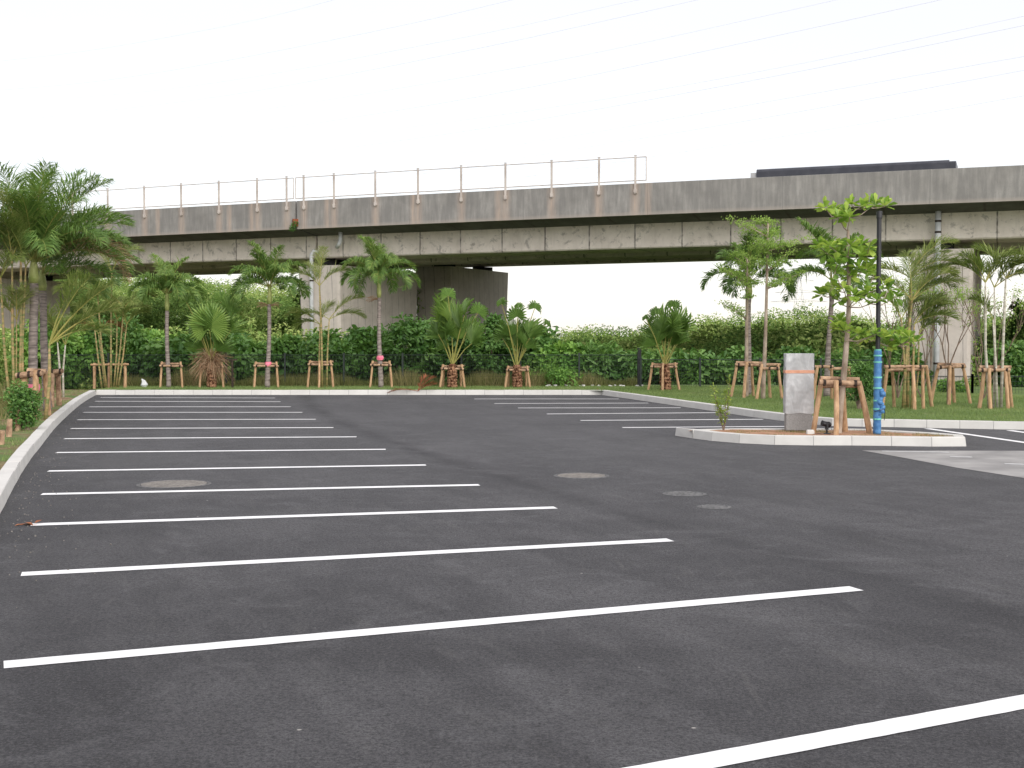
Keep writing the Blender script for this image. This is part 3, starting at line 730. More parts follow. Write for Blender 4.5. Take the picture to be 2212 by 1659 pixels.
def _build_mixed(name, V, Q, TR, T, mat, parent):
    me = bpy.data.meshes.new(name); me.vertices.add(len(V)); me.vertices.foreach_set('co', V.ravel())
    L = np.concatenate([Q.ravel(), TR.ravel()]).astype(np.int32); S = np.concatenate([np.full(len(Q),4), np.full(len(TR),3)]).astype(np.int32)
    me.loops.add(len(L)); me.loops.foreach_set('vertex_index', L); me.polygons.add(len(S))
    me.polygons.foreach_set('loop_start', np.concatenate([[0],np.cumsum(S)[:-1]]).astype(np.int32)); me.polygons.foreach_set('loop_total', S)
    at = me.attributes.new('tone','FLOAT','POINT'); at.data.foreach_set('value', T); me.update(calc_edges=True); me.polygons.foreach_set('use_smooth', np.zeros(len(me.polygons), dtype=bool))
    me.materials.append(mat); o = bpy.data.objects.new(name, me); COL.objects.link(o); o.parent = parent; return o
def ribbon(root, c, r, z0, z1):
    mb = MB(); mb.tube([c+Vector((0,0,z0)), c+Vector((0,0,(z0+z1)/2)), c+Vector((0,0,z1))], [r*1.15,r*1.35,r*1.1], 9, wob=.12); mb.build('ribbon', M['ribbon'], root)
def palm(base, trunk_top, r0, r1, shaft_len, fronds, label, group, tmat='palm_grey', lmat='leaf_palm', rib=None, seeds=None, sleeve=False):
    """fronds: list of dict(az, el, droop, L, tone...)"""
    root = empty('palm_tree', base, label, 'palm tree', group); tt = Vector(trunk_top)-Vector(base)
    n = 22; pts = []; rad = []
    for i in range(n+1):
        k = i/n; p = tt*k+Vector((math.sin(k*5+base[0])*.018, math.cos(k*4)*.015, 0))*tt.length*.35; pts.append(p)
        rad.append((r0+(r1-r0)*min(1,k*1.6))*(1.06 if i % 2 else .97))
    pts[0] = Vector((0,0,-.03)); pts[-1] = tt
    mb = MB(); mb.tube(pts, rad, 12, wob=.03); mb.build('trunk', M[tmat], root, smooth=True)
    top = tt+(tt.normalized()*shaft_len)
    if shaft_len > .05:
        mb = MB(); mb.tube([tt, tt.lerp(top,.25), tt.lerp(top,.7), top], [r1*1.02, r1*1.3, r1*.95, r1*.55], 12); mb.build('crownshaft', M['shaft'], root, smooth=True)
    for f in fronds:
        f = dict(f); at = top-tt.normalized()*f.pop('low', .1)*1; mt = f.pop('mat', lmat)
        base_kw = dict(L=1.6, el=1.0, droop=1.8, az=0, nl=44, ll=.42, lw=.035); base_kw.update(f)
        build_frond('frond', root, at, (), mt, **base_kw)
    if rib: ribbon(root, tt*rib[0], r0*1.0, -.04, .10)
    if seeds:
        mb = MB(); c0 = tt-Vector((0,0,.05))
        for s_ in seeds:
            for _ in range(14):
                e = c0+Vector((s_*R.uniform(.2,.42), R.uniform(-.25,.05), R.uniform(-.12,.12)))
                mb.tube([c0, c0.lerp(e,.6)+Vector((0,0,.04)), e], .006, 4, R.random())
        mb.build('seed_stalk', M['leaf_dry'], root)
    return root
def ring(n, el, droop, L, tone=.5, jit=.3, **kw):
    o = R.uniform(0, 6.28); return [dict(az=o+2*math.pi*i/n+R.uniform(-jit,jit), el=el+R.uniform(-.15,.15), droop=droop*R.uniform(.85,1.15), L=L*R.uniform(.88,1.1), tone=tone+R.uniform(-.12,.12), **kw) for i in range(n)]
GP = 'young palms planted along the car park edge'; GF = 'fan palms along the back kerb'; GC = 'clumping cane palms'
YB = 41.0
def gp(px, Y, z=ZL): p = AT(px, 800, Y); p.z = z; return p
adon = dict(ll=.46, lw=.028, nl=84, vee=.75, sweep=.55, hang=1.1, ragged=.55)
def adonidia(px, Y, top_px, tpy, shaft, L, label, rib=None, seeds=None, r0=.075, nf=(7,6), tone=.5, **kw):
    b = gp(px, Y); t = AT(top_px, tpy, Y)
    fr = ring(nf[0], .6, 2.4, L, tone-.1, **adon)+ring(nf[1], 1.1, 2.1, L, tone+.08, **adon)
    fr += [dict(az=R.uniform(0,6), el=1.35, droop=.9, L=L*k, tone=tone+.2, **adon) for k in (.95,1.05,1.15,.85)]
    palm(b, t, r0, .062, shaft, fr, label, GP, rib=rib, seeds=seeds, **kw)
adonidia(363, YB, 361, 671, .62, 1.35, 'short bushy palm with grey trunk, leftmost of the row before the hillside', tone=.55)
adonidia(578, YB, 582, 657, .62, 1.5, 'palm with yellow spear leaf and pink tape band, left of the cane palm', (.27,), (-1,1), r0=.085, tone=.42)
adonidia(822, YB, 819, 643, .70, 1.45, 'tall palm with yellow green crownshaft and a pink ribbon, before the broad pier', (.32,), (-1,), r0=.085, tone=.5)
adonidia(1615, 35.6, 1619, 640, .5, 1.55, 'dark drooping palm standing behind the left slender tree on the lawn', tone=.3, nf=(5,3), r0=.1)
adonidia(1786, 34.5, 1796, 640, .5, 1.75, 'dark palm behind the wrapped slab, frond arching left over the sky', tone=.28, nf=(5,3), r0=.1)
# ---- areca-like clumps
arec = dict(ll=.50, lw=.016, nl=78, vee=.5, sweep=1.0, hang=.45, petiole=.2, ragged=.5)
def clump(px, Y, stems, label, lmat='leaf_areca', cmat='cane', z=ZL, group=GC, thick=.014):
    b = gp(px, Y, z); root = empty('cane_palm', b, label, 'palm tree', group)
    for st in stems:
        bx, tx, ty, r, fr = st['b'], st['t'][0], st['t'][1], st.get('r', .028), st['f']; dy = st.get('dy', R.uniform(-.25,.25))
        p0 = gp(bx, Y, z)-b+Vector((0,dy*.5,-.03)); p1 = AT(tx, ty, Y)-b+Vector((0,dy,0)); mid = p0.lerp(p1,.5)+Vector((R.uniform(-.05,.05),0,0))
        mb = MB(); mb.tube([p0,p0.lerp(mid,.5),mid,mid.lerp(p1,.5),p1], [r*1.1,r,r*.95,r*.9,r*.5], 8, wob=.05); mb.build('cane', M[st.get('mat', cmat)], root, smooth=True)
        for (az, el, dr, L, tone) in fr:
            kw = dict(arec); kw.update(st.get('kw', {}))
            build_frond('frond', root, p1, (), st.get('lmat', lmat), L=L, el=el, droop=dr, az=az, tone=tone, thick=thick, **kw)
def rf(n, el=1.0, dr=1.5, L=1.2, tone=.5, azc=None, spread=3.14):
    o = R.uniform(0, 6.28)
    return [((o+2*math.pi*i/n if azc is None else azc+R.uniform(-spread,spread)), el+R.uniform(-.25,.25), dr*R.uniform(.8,1.2), L*R.uniform(.8,1.15), tone+R.uniform(-.15,.15)) for i in range(n)]
clump(692, YB, [dict(b=697, t=(692,618), f=[(-.6,1.5,.4,1.25,.75),(3.3,.9,1.5,1.0,.45),(.2,.9,1.2,1.1,.5),(2.6,1.2,1.0,1.0,.6)], r=.035),
    dict(b=706, t=(712,690), f=[(.1,.95,1.1,1.35,.6),(.3,.5,1.3,1.2,.45),(3.0,.6,1.6,1.1,.4)], r=.028),
    dict(b=686, t=(690,700), f=[(3.2,.8,1.6,1.2,.5),(2.9,.4,1.7,.9,.3),(.8,1.2,1,.9,.6)], r=.025)],
    'orange stemmed cane palm between the pink taped palm and the tall palm')
clump(236, YB-.4, [dict(b=232, t=(215,640), f=rf(4,.9,1.6,1.3,.45), r=.03), dict(b=238, t=(239,590), f=rf(4,1.1,1.5,1.4,.4), r=.032), dict(b=244, t=(250,690), f=rf(3,.9,1.4,1.1,.55)),
    dict(b=250, t=(266,668), f=rf(4,.9,1.6,1.2,.6)), dict(b=255, t=(275,700), f=rf(3,.8,1.5,1.0,.35)), dict(b=222, t=(208,700), f=[(3.2,.5,1.3,1.1,.5),(2.8,1,1.2,1.1,.6)]),
    dict(b=226, t=(212,720), f=[(.6,.9,2.2,.9,.5),(3.4,.9,1.9,.9,.6)], lmat='leaf_rust')],
    'clump of cane palms with one rusty dead frond inside the low rail frame, left corner')
# ---- left foreground palms
big = dict(ll=.62, lw=.020, nl=105, vee=.55, sweep=.75, hang=.7, ragged=.5)
b = gp(72, 26.0); t = AT(73, 612, 26.0)
fr = [dict(az=a, el=e, droop=d, L=l, tone=tn, **big) for a, e, d, l, tn in
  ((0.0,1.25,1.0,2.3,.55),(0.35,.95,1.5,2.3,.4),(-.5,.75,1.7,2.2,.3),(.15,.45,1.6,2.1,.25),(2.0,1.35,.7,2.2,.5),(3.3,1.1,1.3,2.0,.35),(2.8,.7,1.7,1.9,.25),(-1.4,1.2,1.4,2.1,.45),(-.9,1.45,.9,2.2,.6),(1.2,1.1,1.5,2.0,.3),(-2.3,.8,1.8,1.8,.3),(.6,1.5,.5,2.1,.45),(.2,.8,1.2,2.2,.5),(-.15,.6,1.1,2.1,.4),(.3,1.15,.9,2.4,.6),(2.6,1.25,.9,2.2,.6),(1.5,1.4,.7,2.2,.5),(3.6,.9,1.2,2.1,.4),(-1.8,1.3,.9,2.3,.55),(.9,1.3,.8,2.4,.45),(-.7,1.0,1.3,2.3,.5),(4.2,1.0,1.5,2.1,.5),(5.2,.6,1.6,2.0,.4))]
fr += [dict(az=a, el=e, droop=d, L=l, tone=.4, mat='leaf_dry', **{**big, 'lw': .014, 'nl': 70}) for a, e, d, l in ((.1,.5,2.0,2.2),(.4,.7,2.0,2.2))]
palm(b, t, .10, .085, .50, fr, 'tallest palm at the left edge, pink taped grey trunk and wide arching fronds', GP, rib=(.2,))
b = gp(101, 27.5); t = AT(92, 628, 27.5)
palm(b, t, .09, .075, .45, [dict(az=a, el=e, droop=d, L=l, tone=tn, **big) for a, e, d, l, tn in ((.1,.85,1.5,2.1,.35),(-.2,.4,1.6,1.9,.3),(.5,1.2,1.2,2.1,.4),(-1.0,.9,1.6,1.8,.45),(3.0,1.0,1.6,1.6,.3),(1.6,1.3,1.0,1.8,.3),(.0,.1,1.3,1.5,.5),(.25,.6,1.4,2.2,.5),(-.4,.8,1.2,2.1,.45),(5.2,.5,1.5,1.9,.4),(-.1,1.1,1.1,2.2,.55))],
     'second thick grey palm trunk at the left, close right of the pink taped one', GP)
clump(33, 25.5, [dict(b=28, t=(22,560), f=rf(4,1.2,1.3,1.4,.5), r=.03), dict(b=36, t=(38,530), f=rf(4,1.3,1.1,1.5,.55), r=.032), dict(b=44, t=(48,575), f=rf(3,1.2,1.3,1.2,.4), r=.028),
    dict(b=24, t=(4,600), f=rf(3,1.0,1.5,1.2,.4), r=.028), dict(b=40, t=(30,690), f=[(1.2,1.2,.9,.9,.7),(-1.2,1.1,1.3,1.0,.6),(3.2,1.0,1.3,.8,.6)], r=.02)],
    'upright yellow cane palm clump at the far left edge behind the rustic rail')
clump(98, 24.6, [dict(b=96, t=(106,745), f=[(.15,.95,.5,1.7,.55),(.3,.75,.7,1.5,.6),(-.2,1.15,.5,1.6,.4),(.0,.6,1.2,1.2,.35),(.1,1.3,.4,1.5,.4)], r=.035, kw=dict(petiole=.42)),
    ], 'single orange stalked young palm leaning right in front of the thick trunks', group=GC, thick=.02)
clump(128, 33.5, [dict(b=128, t=(124,740), f=rf(4,1.1,1.4,1.2,.4), r=.03, mat='cane_grey'), dict(b=136, t=(140,745), f=rf(3,1.0,1.4,1.2,.45), r=.028, mat='cane_grey')],
    'pale stemmed small palm pair in the weeds behind the left stakes')
# ---- right clumps
wr = lambda n, L=1.5, tone=.5: [(R.choice([0,.2,-.3,.4]), R.uniform(.5,1.3), R.uniform(.9,1.7), L*R.uniform(.8,1.1), tone+R.uniform(-.2,.25)) for _ in range(n)]
clump(1958, 28.6, [dict(b=1950, t=(1967,650), f=wr(4,1.25,.55)+[(3.0,.9,1.3,1.1,.6),(1.8,1.5,.4,1.1,.5)], r=.035), dict(b=1962, t=(1967,600), f=wr(4,1.3,.5)+[(3.2,.5,.9,.9,.6)], r=.035),
    dict(b=1955, t=(1944,690), f=[(2.8,1.2,1.2,.8,.5),(.4,1.1,1.4,.8,.4)], r=.024), dict(b=1968, t=(1972,700), f=wr(3,.9,.4), r=.026), dict(b=1975, t=(1985,720), f=wr(2,.8,.45), r=.024)],
    'windswept yellow green cane palm right of the blue wrapped pole')
clump(2156, 28.6, [dict(b=2139, t=(2131,610), f=wr(3,1.0,.35)+[(2.9,.9,1.2,.9,.3),(3.3,1.2,1.2,.9,.4)], r=.034, mat='cane_grey'), dict(b=2152, t=(2157,620), f=wr(2,.9,.4)+[(2.9,1.2,1.4,.9,.35)], r=.026, mat='cane_grey'),
    dict(b=2166, t=(2178,600), f=wr(3,1.2,.5)+[(2.7,1.2,1.2,1.0,.4)], r=.034, mat='cane_grey'), dict(b=2158, t=(2150,690), f=[(3,1.2,1.3,.7,.4)], r=.03, mat='cane_grey')],
    'group of pale canes with feathery tops by the right edge, one tied with pink')
# ---- fan palms
def fan_leaf(mb, c, nrm, up, R0, tone, nseg=26, spread=3.7, pleat=.05, droopy=.10, join=.45):
    """palmate leaf: pleated fan of segments joined near the stalk and free towards the tips"""
    nrm = nrm.normalized(); up = (up-nrm*up.dot(nrm)).normalized(); sd = up.cross(nrm); fold = R.uniform(.15,.5)
    for i in range(nseg):
        a0_ = -spread/2+spread*i/nseg; a1_ = -spread/2+spread*(i+1)/nseg; am = (a0_+a1_)/2
        def pt(a, r, h): return c+(up*math.cos(a)+sd*math.sin(a))*r*R0+nrm*(h+fold*abs(math.sin(a))*r)*R0
        ri = R.uniform(.88,1.06)*(1-.22*abs(am)/3.1); tb = -droopy*R.uniform(.3,2.2)
        w_ = (a1_-a0_)*.34
        mb.add([c, pt(a0_, join, 0), pt(am, join, pleat), pt(a1_, join, 0), pt(am-w_, .78*ri, 0), pt(am+w_, .78*ri, 0), pt(am+R.uniform(-.04,.04), ri, tb)],
               [(0,1,2),(0,2,3),(1,4,2),(2,5,3),(2,4,6),(2,6,5)], min(1,max(0,tone+R.uniform(-.14,.14))))
def fan_palm(px, Y, tpx, tpy, leafs, label, skirt=False, tr=.15, fat=False):
    b = gp(px, Y); t = AT(tpx, tpy, Y)-b; root = empty('fan_palm', b, label, 'palm tree', GF)
    mb = MB(); n = 16
    mb.tube([Vector((0,0,-.02))]+[t*(i/n) for i in range(1, n+1)], [tr*(1.1 if i % 2 else .94)*(1-.35*max(0,(i/n-.7)/.3)) for i in range(n+1)], 12, wob=.12)
    for i in range(90):           # old leaf bases
        z = R.uniform(.02,.95); a = R.uniform(0,6.28); p = t*z+Vector((math.cos(a)*tr*.98, math.sin(a)*tr*.98, 0))
        mb.add([p+Vector((-math.sin(a)*.035,math.cos(a)*.035,0)), p-Vector((-math.sin(a)*.035,math.cos(a)*.035,0)), p+Vector((math.cos(a)*.035,math.sin(a)*.035,.085))], [(0,1,2)], R.random())
    mb.build('trunk', M['fibre'], root)
    for (lx, ly, rpx, face, tone) in leafs:
        dy = R.uniform(-.35,.2) if face > -5 else -.3
        c = AT(lx, ly, Y)-b+Vector((0,dy,0)); R0 = rpx*Y/F; st = t+Vector((R.uniform(-.05,.05),R.uniform(-.05,.05),R.uniform(-.1,.05)))
        out_ = (c-st); mid = st.lerp(c,.5)+Vector((0,0,.06*out_.length)); lm = MB()
        if face < -5:
            fan_leaf(lm, c, Vector((.1,-1,.15)), Vector((0,0,1)), R0, tone, 40, 5.3, .05, .05, .6)
        elif rpx < 27 or fat:
            c = c+Vector((0,0,-R0*.3)); fan_leaf(lm, c, Vector((face*.9+R.uniform(-.4,.4), -.8, R.uniform(.0,.5))), Vector((out_.x*.8,0,abs(out_.z))), R0*1.15, tone, 14, 4.4, .09, .35, .55)
        else:
            c = st.lerp(c, .80); R0 *= 1.5; th = R.choice([-1,1])*R.uniform(.35,1.25)
            fan_leaf(lm, c, Vector((math.sin(th), -math.cos(th), R.uniform(-.25,.35))), Vector((out_.x*1.1, R.uniform(-.2,.2), abs(out_.z))), R0, tone, 24, R.uniform(2.0,3.2))
        o = lm.build('leaf', M['leaf_fan'], root); s_ = MB(); s_.tube([st, mid, c], [.018,.014,.011], 5, .75); s_.build('stalk', M['stalk'], o)
    if skirt:
        mb = MB()
        for _ in range(420):
            a = R.uniform(0,6.28); r_ = R.uniform(.25,.8); p0 = t+Vector((0,0,R.uniform(-.15,.15))); e = p0+Vector((math.cos(a)*r_, math.sin(a)*r_*.7, R.uniform(-.55,.45))); m_ = p0.lerp(e,.55)+Vector((0,0,.12))
            mb.tube([p0.lerp(m_,.3), m_, e+Vector((0,0,-.08))], [.007,.006,.003], 3, R.random())
        mb.build('dead_skirt', M['leaf_dry'], root)
fan_palm(457, YB, 457, 782, [(457,705,60,-10,.72),(437,712,46,-.5,.45),(478,700,50,.5,.5),(404,645,26,-.6,.55),(476,640,26,.2,.5),(505,650,30,.5,.45),(515,690,32,.7,.4),(415,700,36,-.7,.3),(440,755,38,-.4,.4),(476,752,34,.5,.35)],
    'fan palm with one bright round leaf and a skirt of dead straw, near left', True)
fan_palm(977, YB, 977, 786, [(968,632,24,.1,.5),(1032,668,26,.5,.4),(1012,655,30,.6,.5),(948,670,44,-.4,.65),(975,690,46,.0,.7),(1000,690,42,.4,.55),(958,715,38,-.4,.45),(990,720,42,.3,.6),(1015,715,38,.7,.5),(940,705,30,-.7,.4),(1030,730,36,.9,.5),(965,740,30,-.2,.4)],
    'fullest fan palm in front of the gap between the piers')
fan_palm(1118, YB, 1116, 788, [(1084,652,16,-.6,.35),(1121,659,13,-.2,.3),(1117,676,26,.0,.3),(1155,660,19,.3,.3),(1180,696,12,.8,.3),(1100,712,34,-.4,.35),(1130,722,38,.2,.4),(1150,715,34,.6,.5),(1085,722,26,-.8,.3),(1112,736,32,-.1,.4),(1140,742,28,.6,.4)],
    'sparse fan palm with small round leaves against the open sky, middle')
fan_palm(1438, 39.0, 1436, 786, [(1455,656,19,.0,.25),(1418,672,20,-.4,.25),(1394,685,11,-.7,.25),(1440,695,40,.0,.5),(1462,692,42,.4,.55),(1422,705,36,-.5,.45),(1487,702,32,.8,.3),(1476,720,34,.7,.4),(1436,725,38,-.1,.35),(1410,735,32,-.7,.45),(1455,735,36,.3,.4)],
    'fan palm on the lawn corner, rightmost of the fan palms', tr=.16)
# ---- support frames
GS = 'timber support frames round the young trees'
def logt(mb, a, b, r, n=8):
    a, b = Vector(a), Vector(b); m_ = a.lerp(b,.5)+Vector((R.uniform(-.012,.012),R.uniform(-.012,.012),0))
    mb.tube([a, a.lerp(m_,.5), m_, m_.lerp(b,.5), b], [r*1.04,r*R.uniform(.93,1.05),r*R.uniform(.93,1.05),r*.97,r*.93], n, wob=.03)
def support(px, Y, legs, bars, label, r=.036, mat='pole_log', bmat='old_log', z=ZL, wrap=True):
    """legs: (foot px, foot py, top px, top py, depth); bars: (px, py, px, py, depth)"""
    b = gp(px, Y, z); root = empty('tree_support', b, label, 'tree support', GS)
    for fx, fy, tx, ty, d in legs:
        foot = AT(fx, fy, Y+d); foot.z = z-.04; top = AT(tx, ty, Y+d*.45); mb = MB(); logt(mb, foot-b, top-b, r*R.uniform(.95,1.1), 10); mb.build('leg', M[mat], root, smooth=False)
    for ax, ay, bx, by, d in bars:
        mb = MB(); logt(mb, AT(ax, ay, Y+d)-b, AT(bx, by, Y+d)-b, r*.98, 10); mb.build('crossbar', M[bmat], root)
    if wrap:
        ax, ay, bx, by, d = bars[0]
        for k in (.12,.5,.88):
            mb = MB(); c = AT(ax+(bx-ax)*k, ay+(by-ay)*k, Y+d)-b; mb.tube([c-Vector((.022,0,0)), c+Vector((.022,0,0))], r*1.18, 8, wob=.1)
            mb.build('binding', M['binding'], root)
def torii(x, Y, wb_, wt, ty, fy, label, kind=2, **kw):
    L = [(x-wb_, fy, x-wt, ty, 0), (x+wb_, fy, x+wt, ty, 0)]
    if kind == 3: L.append((x-3, fy+2, x-2, ty+1, -.35))
    if kind == 4: L += [(x-wb_*.75, fy, x-wt*.9, ty+2, .5), (x+wb_*.7, fy, x+wt*.9, ty+2, .5)]
    Bs = [(x-wt-5, ty+9, x+wt+5, ty+10, -.07), (x-wt-3, ty+4, x+wt+2, ty+5, .14)]
    if kind >= 3: Bs.append((x-wt-2, ty+6, x+wt+6, ty+3, .3))
    support(x, Y, L, Bs, label, **kw)
def rails(px, Y, xs_, top, bot, label):
    b = gp(px, Y); root = empty('tree_support', b, label, 'tree support', GS)
    for x in xs_:
        p = AT(x, bot, Y); p.z = ZL-.03; q = AT(x, top, Y); mb = MB(); logt(mb, p-b, q-b, .05, 10); mb.build('leg', M['pole_log'], root)
    mb = MB(); logt(mb, AT(xs_[0]-8, top+4, Y-.05)-b, AT(xs_[-1]+8, top+3, Y-.05)-b, .035, 10); mb.build('crossbar', M['pole_log'], root)
rails(236, YB-.2, (204,236,270), 784, 834, 'straight three post rail frame round the left corner cane palms')
torii(370, YB, 24, 20, 781, 834, 'two leg timber frame round the leftmost bushy palm')
torii(457, YB, 26, 22, 783, 834, 'timber frame round the straw skirted fan palm')
torii(575, YB, 26, 22, 781, 834, 'timber frame below the pink taped palm with yellow spear')
torii(692, YB, 28, 22, 778, 834, 'three leg timber frame round the orange cane palm', 3)
torii(823, YB, 24, 18, 779, 834, 'timber frame round the tall palm with ribbon')
torii(977, YB, 27, 20, 787, 836, 'timber frame round the fullest fan palm', 4)
torii(1118, YB, 27, 20, 790, 836, 'timber frame round the sparse middle fan palm', 4)
torii(1434, 39.0, 34, 24, 783, 842, 'timber frame round the fan palm on the lawn corner', 3)
# right lawn frames
support(1612, 34.2, [(1578,853,1592,785,0),(1607,858,1613,783,-.5),(1628,852,1624,790,.5)], [(1588,788,1650,789,-.05),(1590,783,1648,784,.15)], 'left timber frame of the joined pair round the slender trees', r=.04)
support(1655, 33.2, [(1634,865,1646,786,-.3),(1690,858,1680,786,0),(1664,852,1660,790,.5)], [(1640,796,1684,796,-.1),(1640,787,1686,788,.1)], 'right timber frame of the joined pair round the slender trees', r=.04)
support(1800, 32.5, [(1757,850,1766,790,0),(1835,852,1833,792,.2),(1797,848,1796,792,.4)], [(1752,792,1800,792,0),(1790,797,1838,795,.2)], 'timber frame half hidden behind the wrapped slab', r=.04)
support(1955, 28.4, [(1905,868,1917,790,.2),(1976,880,1972,790,-.4),(1995,872,1993,790,.0),(2014,862,2001,790,.7),(1932,868,1927,790,.6)], [(1910,792,1998,792,-.1),(1914,800,1990,798,.15)], 'timber frame packed round the windswept cane palm by the blue pole', r=.04)
support(2050, 30.5, [(2010,862,2028,788,0),(2050,868,2052,790,-.4),(2062,866,2058,792,.4),(2097,866,2080,790,0)], [(2024,794,2086,791,-.1),(2026,787,2084,788,.15)], 'timber frame round the bare shrub before the right pier', r=.042)
support(2148, 28.6, [(2115,872,2126,795,0),(2140,878,2137,795,-.3),(2178,880,2171,795,-.2),(2186,868,2176,795,.5)], [(2113,800,2182,799,-.1),(2115,793,2184,793,.15)], 'timber frame round the pale canes at the right edge', r=.042)
support(1822, 20.95, [(1756,929,1775,819,.1),(1806,939,1806,822,-.35),(1826,928,1820,830,.45),(1880,939,1855,824,0)], [(1770,826,1858,828,-.12),(1772,818,1856,820,.1),(1776,833,1854,832,.18)], 'large timber frame on the kerbed island round the broad leaved tree', r=.045)
# left rustic stakes
support(90, 25.3, [(76,899,77,800,-.2),(55,905,52,803,0),(104,885,98,803,.5)], [(35,812,92,806,-.1),(60,801,100,803,.1)], 'weathered log frame at the left edge round the thick palm trunks', r=.06, mat='pole_log')
support(118, 29.3, [(111,876,113,800,-.1),(98,876,96,806,.2),(128,868,125,806,.5)], [(92,806,136,801,-.05),(100,812,132,806,.1)], 'dark ended log frame behind the thick palm trunks at the left', r=.06, mat='old_log')
# short stumps in the verge
for i, (x, y, tp) in enumerate(((19,945,905),(38,930,885),(58,917,872),(2,962,930),(68,905,868))):
    g = G(x, y, ZL); h = AT(x, tp, g.y).z-ZL; mb = MB(); mb.tube([Vector((0,0,-.05)), Vector((.01,0,h*.5)), Vector((0.02,0,h))], [.05,.045,.04], 8, wob=.1)
    o = mb.build('stake', M['old_log']); o.location = g
    tag(o, ['short leaning brown stake among weeds by the left kerb, second nearest','brown stake in the left verge, third from the front','brown stake in the left verge below the dark shrub','nearest short stake cut off by the left picture edge','slim stake in the left verge beside the log frame'][i], 'stake', 'short stakes in the left verge')
# ------------------------------------------------------------------ broadleaf trees
def whorl(mb, c, n, L, W, tone, up=.5):
    az = NP.random(n)*6.28; el = NP.normal(size=n)*.55+.35
    D = np.stack([np.cos(az)*np.cos(el), np.sin(az)*np.cos(el), np.sin(el)], 1)
    P = np.tile(np.array(c), (n,1))+D*.02
    Nn = unit(np.stack([-D[:,0]*.6, -D[:,1]*.6, np.ones(n)], 1)+NP.normal(size=(n,3))*.25)
    oleaves(mb, P, D, Nn, L*(.65+.5*NP.random(n)), W*(.7+.5*NP.random(n)), tone+NP.normal(size=n)*.26)
# broad leaved tree on the island
Yt = 20.95; b = gp(1810, Yt); root = empty('broadleaf_tree', b, 'young tree with large glossy leaves on the kerbed island', 'tree')
c5 = lambda x, y: (1474.7+.35*x, 414.8+.35*y)
trunk = [AT(1811,938,Yt),AT(1815,880,Yt),AT(1822,820,Yt),AT(1829,740,Yt),AT(1833,690,Yt+.05),AT(1834,620,Yt),AT(1833,560,Yt-.03),AT(1832,500,Yt)]
trunk[0].z = ZL-.03
tr_ = smooth([p-b for p in trunk], 2); mb = MB(); n = len(tr_); mb.tube(tr_, [.052*(1-.72*i/n)+.008 for i in range(n)], 10, wob=.04); mb.build('trunk', M['bark'], root, smooth=True)
cl_px = [(880,100),(930,120),(1040,80),(1010,130),(1100,90),(1150,75),(1190,80),(1250,90),(960,160),(1030,160),(850,340),(905,335),(950,330),(1030,330),(1100,330),(1150,340),(890,380),(960,390),(1020,400),(1090,400),(1140,390),(1170,440),(950,440),(1000,450),(1080,470),(1130,480),(940,500),(1030,520),(1180,500),(860,640),(900,630),(940,590),(990,600),(1060,560),(1140,590),(1110,650),(1150,620),(1200,670),(1240,570),(1280,600),(1310,650),(1060,640),(970,670),(970,800),(960,840),(1030,900),(1080,880),(1130,905),(1190,880),(1230,900),(1290,890),(1350,890),(1400,900),(1430,930),(1350,940),(1260,950),(1010,940),(1000,860)]
cr_ = MB(); bmb = MB(); Zs = [p.z for p in tr_]
tgt = [AT(*c5(x, y), Yt+R.uniform(-.38,.38))-b for x, y in cl_px]
nodes = [(p, True) for p in tr_[int(n*.3):]]
def axis_d(e): return min((e-p).length for p in tr_)
for e in sorted(tgt, key=axis_d):
    best = min(nodes, key=lambda q: (q[0]-e).length+max(0, q[0].z-e.z+.10)*2.2+(.0 if q[1] else .06))
    s_ = best[0]; L_ = (e-s_).length; m1 = s_.lerp(e,.4)+Vector((R.uniform(-.05,.05),R.uniform(-.05,.05),-.06))*L_*1.6; m2 = s_.lerp(e,.75)+Vector((R.uniform(-.05,.05),0,-.05))*L_
    bmb.tube([s_, m1, m2, e], [.013 if best[1] else .009,.009,.007,.005], 6); nodes += [(m2, False), (e, False)]
    whorl(cr_, list(e), 15, .18, .10, .58+R.uniform(-.2,.3))
bmb.build('branch', M['bark'], root); cr_.build('crown', M['leaf_almond'], root)
# slender trees with feathery tiers
def tiered(px, Y, tpx, cpx, label, topy):
    b = gp(px, Y); root = empty('slender_tree', b, label, 'tree', 'slender young trees on the lawn')
    pts = smooth([p-b for p in (AT(px,855,Y), AT(px+(tpx-px)*.4,760,Y), AT(px+(tpx-px)*.7,650,Y), AT(tpx,topy,Y))], 2); pts[0].z = -.03; n = len(pts)
    mb = MB(); mb.tube(pts, [.062*(1-.8*i/n)+.006 for i in range(n)], 10, wob=.04); mb.build('trunk', M['bark'], root, smooth=True)
    Z = [p.z for p in pts]; bm_ = MB(); lv = MB()
    for x, y in cpx:
        e = AT(*c5(x, y), Y+R.uniform(-.7,.7))-b; hd = math.hypot(e.x-pts[-1].x, e.y)
        k = min(range(n), key=lambda i: abs(Z[i]-(e.z-.45*hd))); s_ = pts[k]; m_ = s_.lerp(e,.5)+Vector((0,0,.05*hd)); bm_.tube([s_, m_, e], [.016,.01,.004], 5)
        for q in (.35,.55,.75,.9,1.0):
            c = s_.lerp(m_, q*2) if q < .5 else m_.lerp(e, (q-.5)*2)
            blobs(lv, [list(c+Vector((R.uniform(-.12,.12),R.uniform(-.15,.15),R.uniform(0,.06))))], [.19 if q > .5 else .12], 27, .065, .034, .5+R.uniform(-.15,.2), flat=.35, inner=.9)
    bm_.build('branch', M['bark'], root); lv.build('crown', M['leaf_olive'], root)
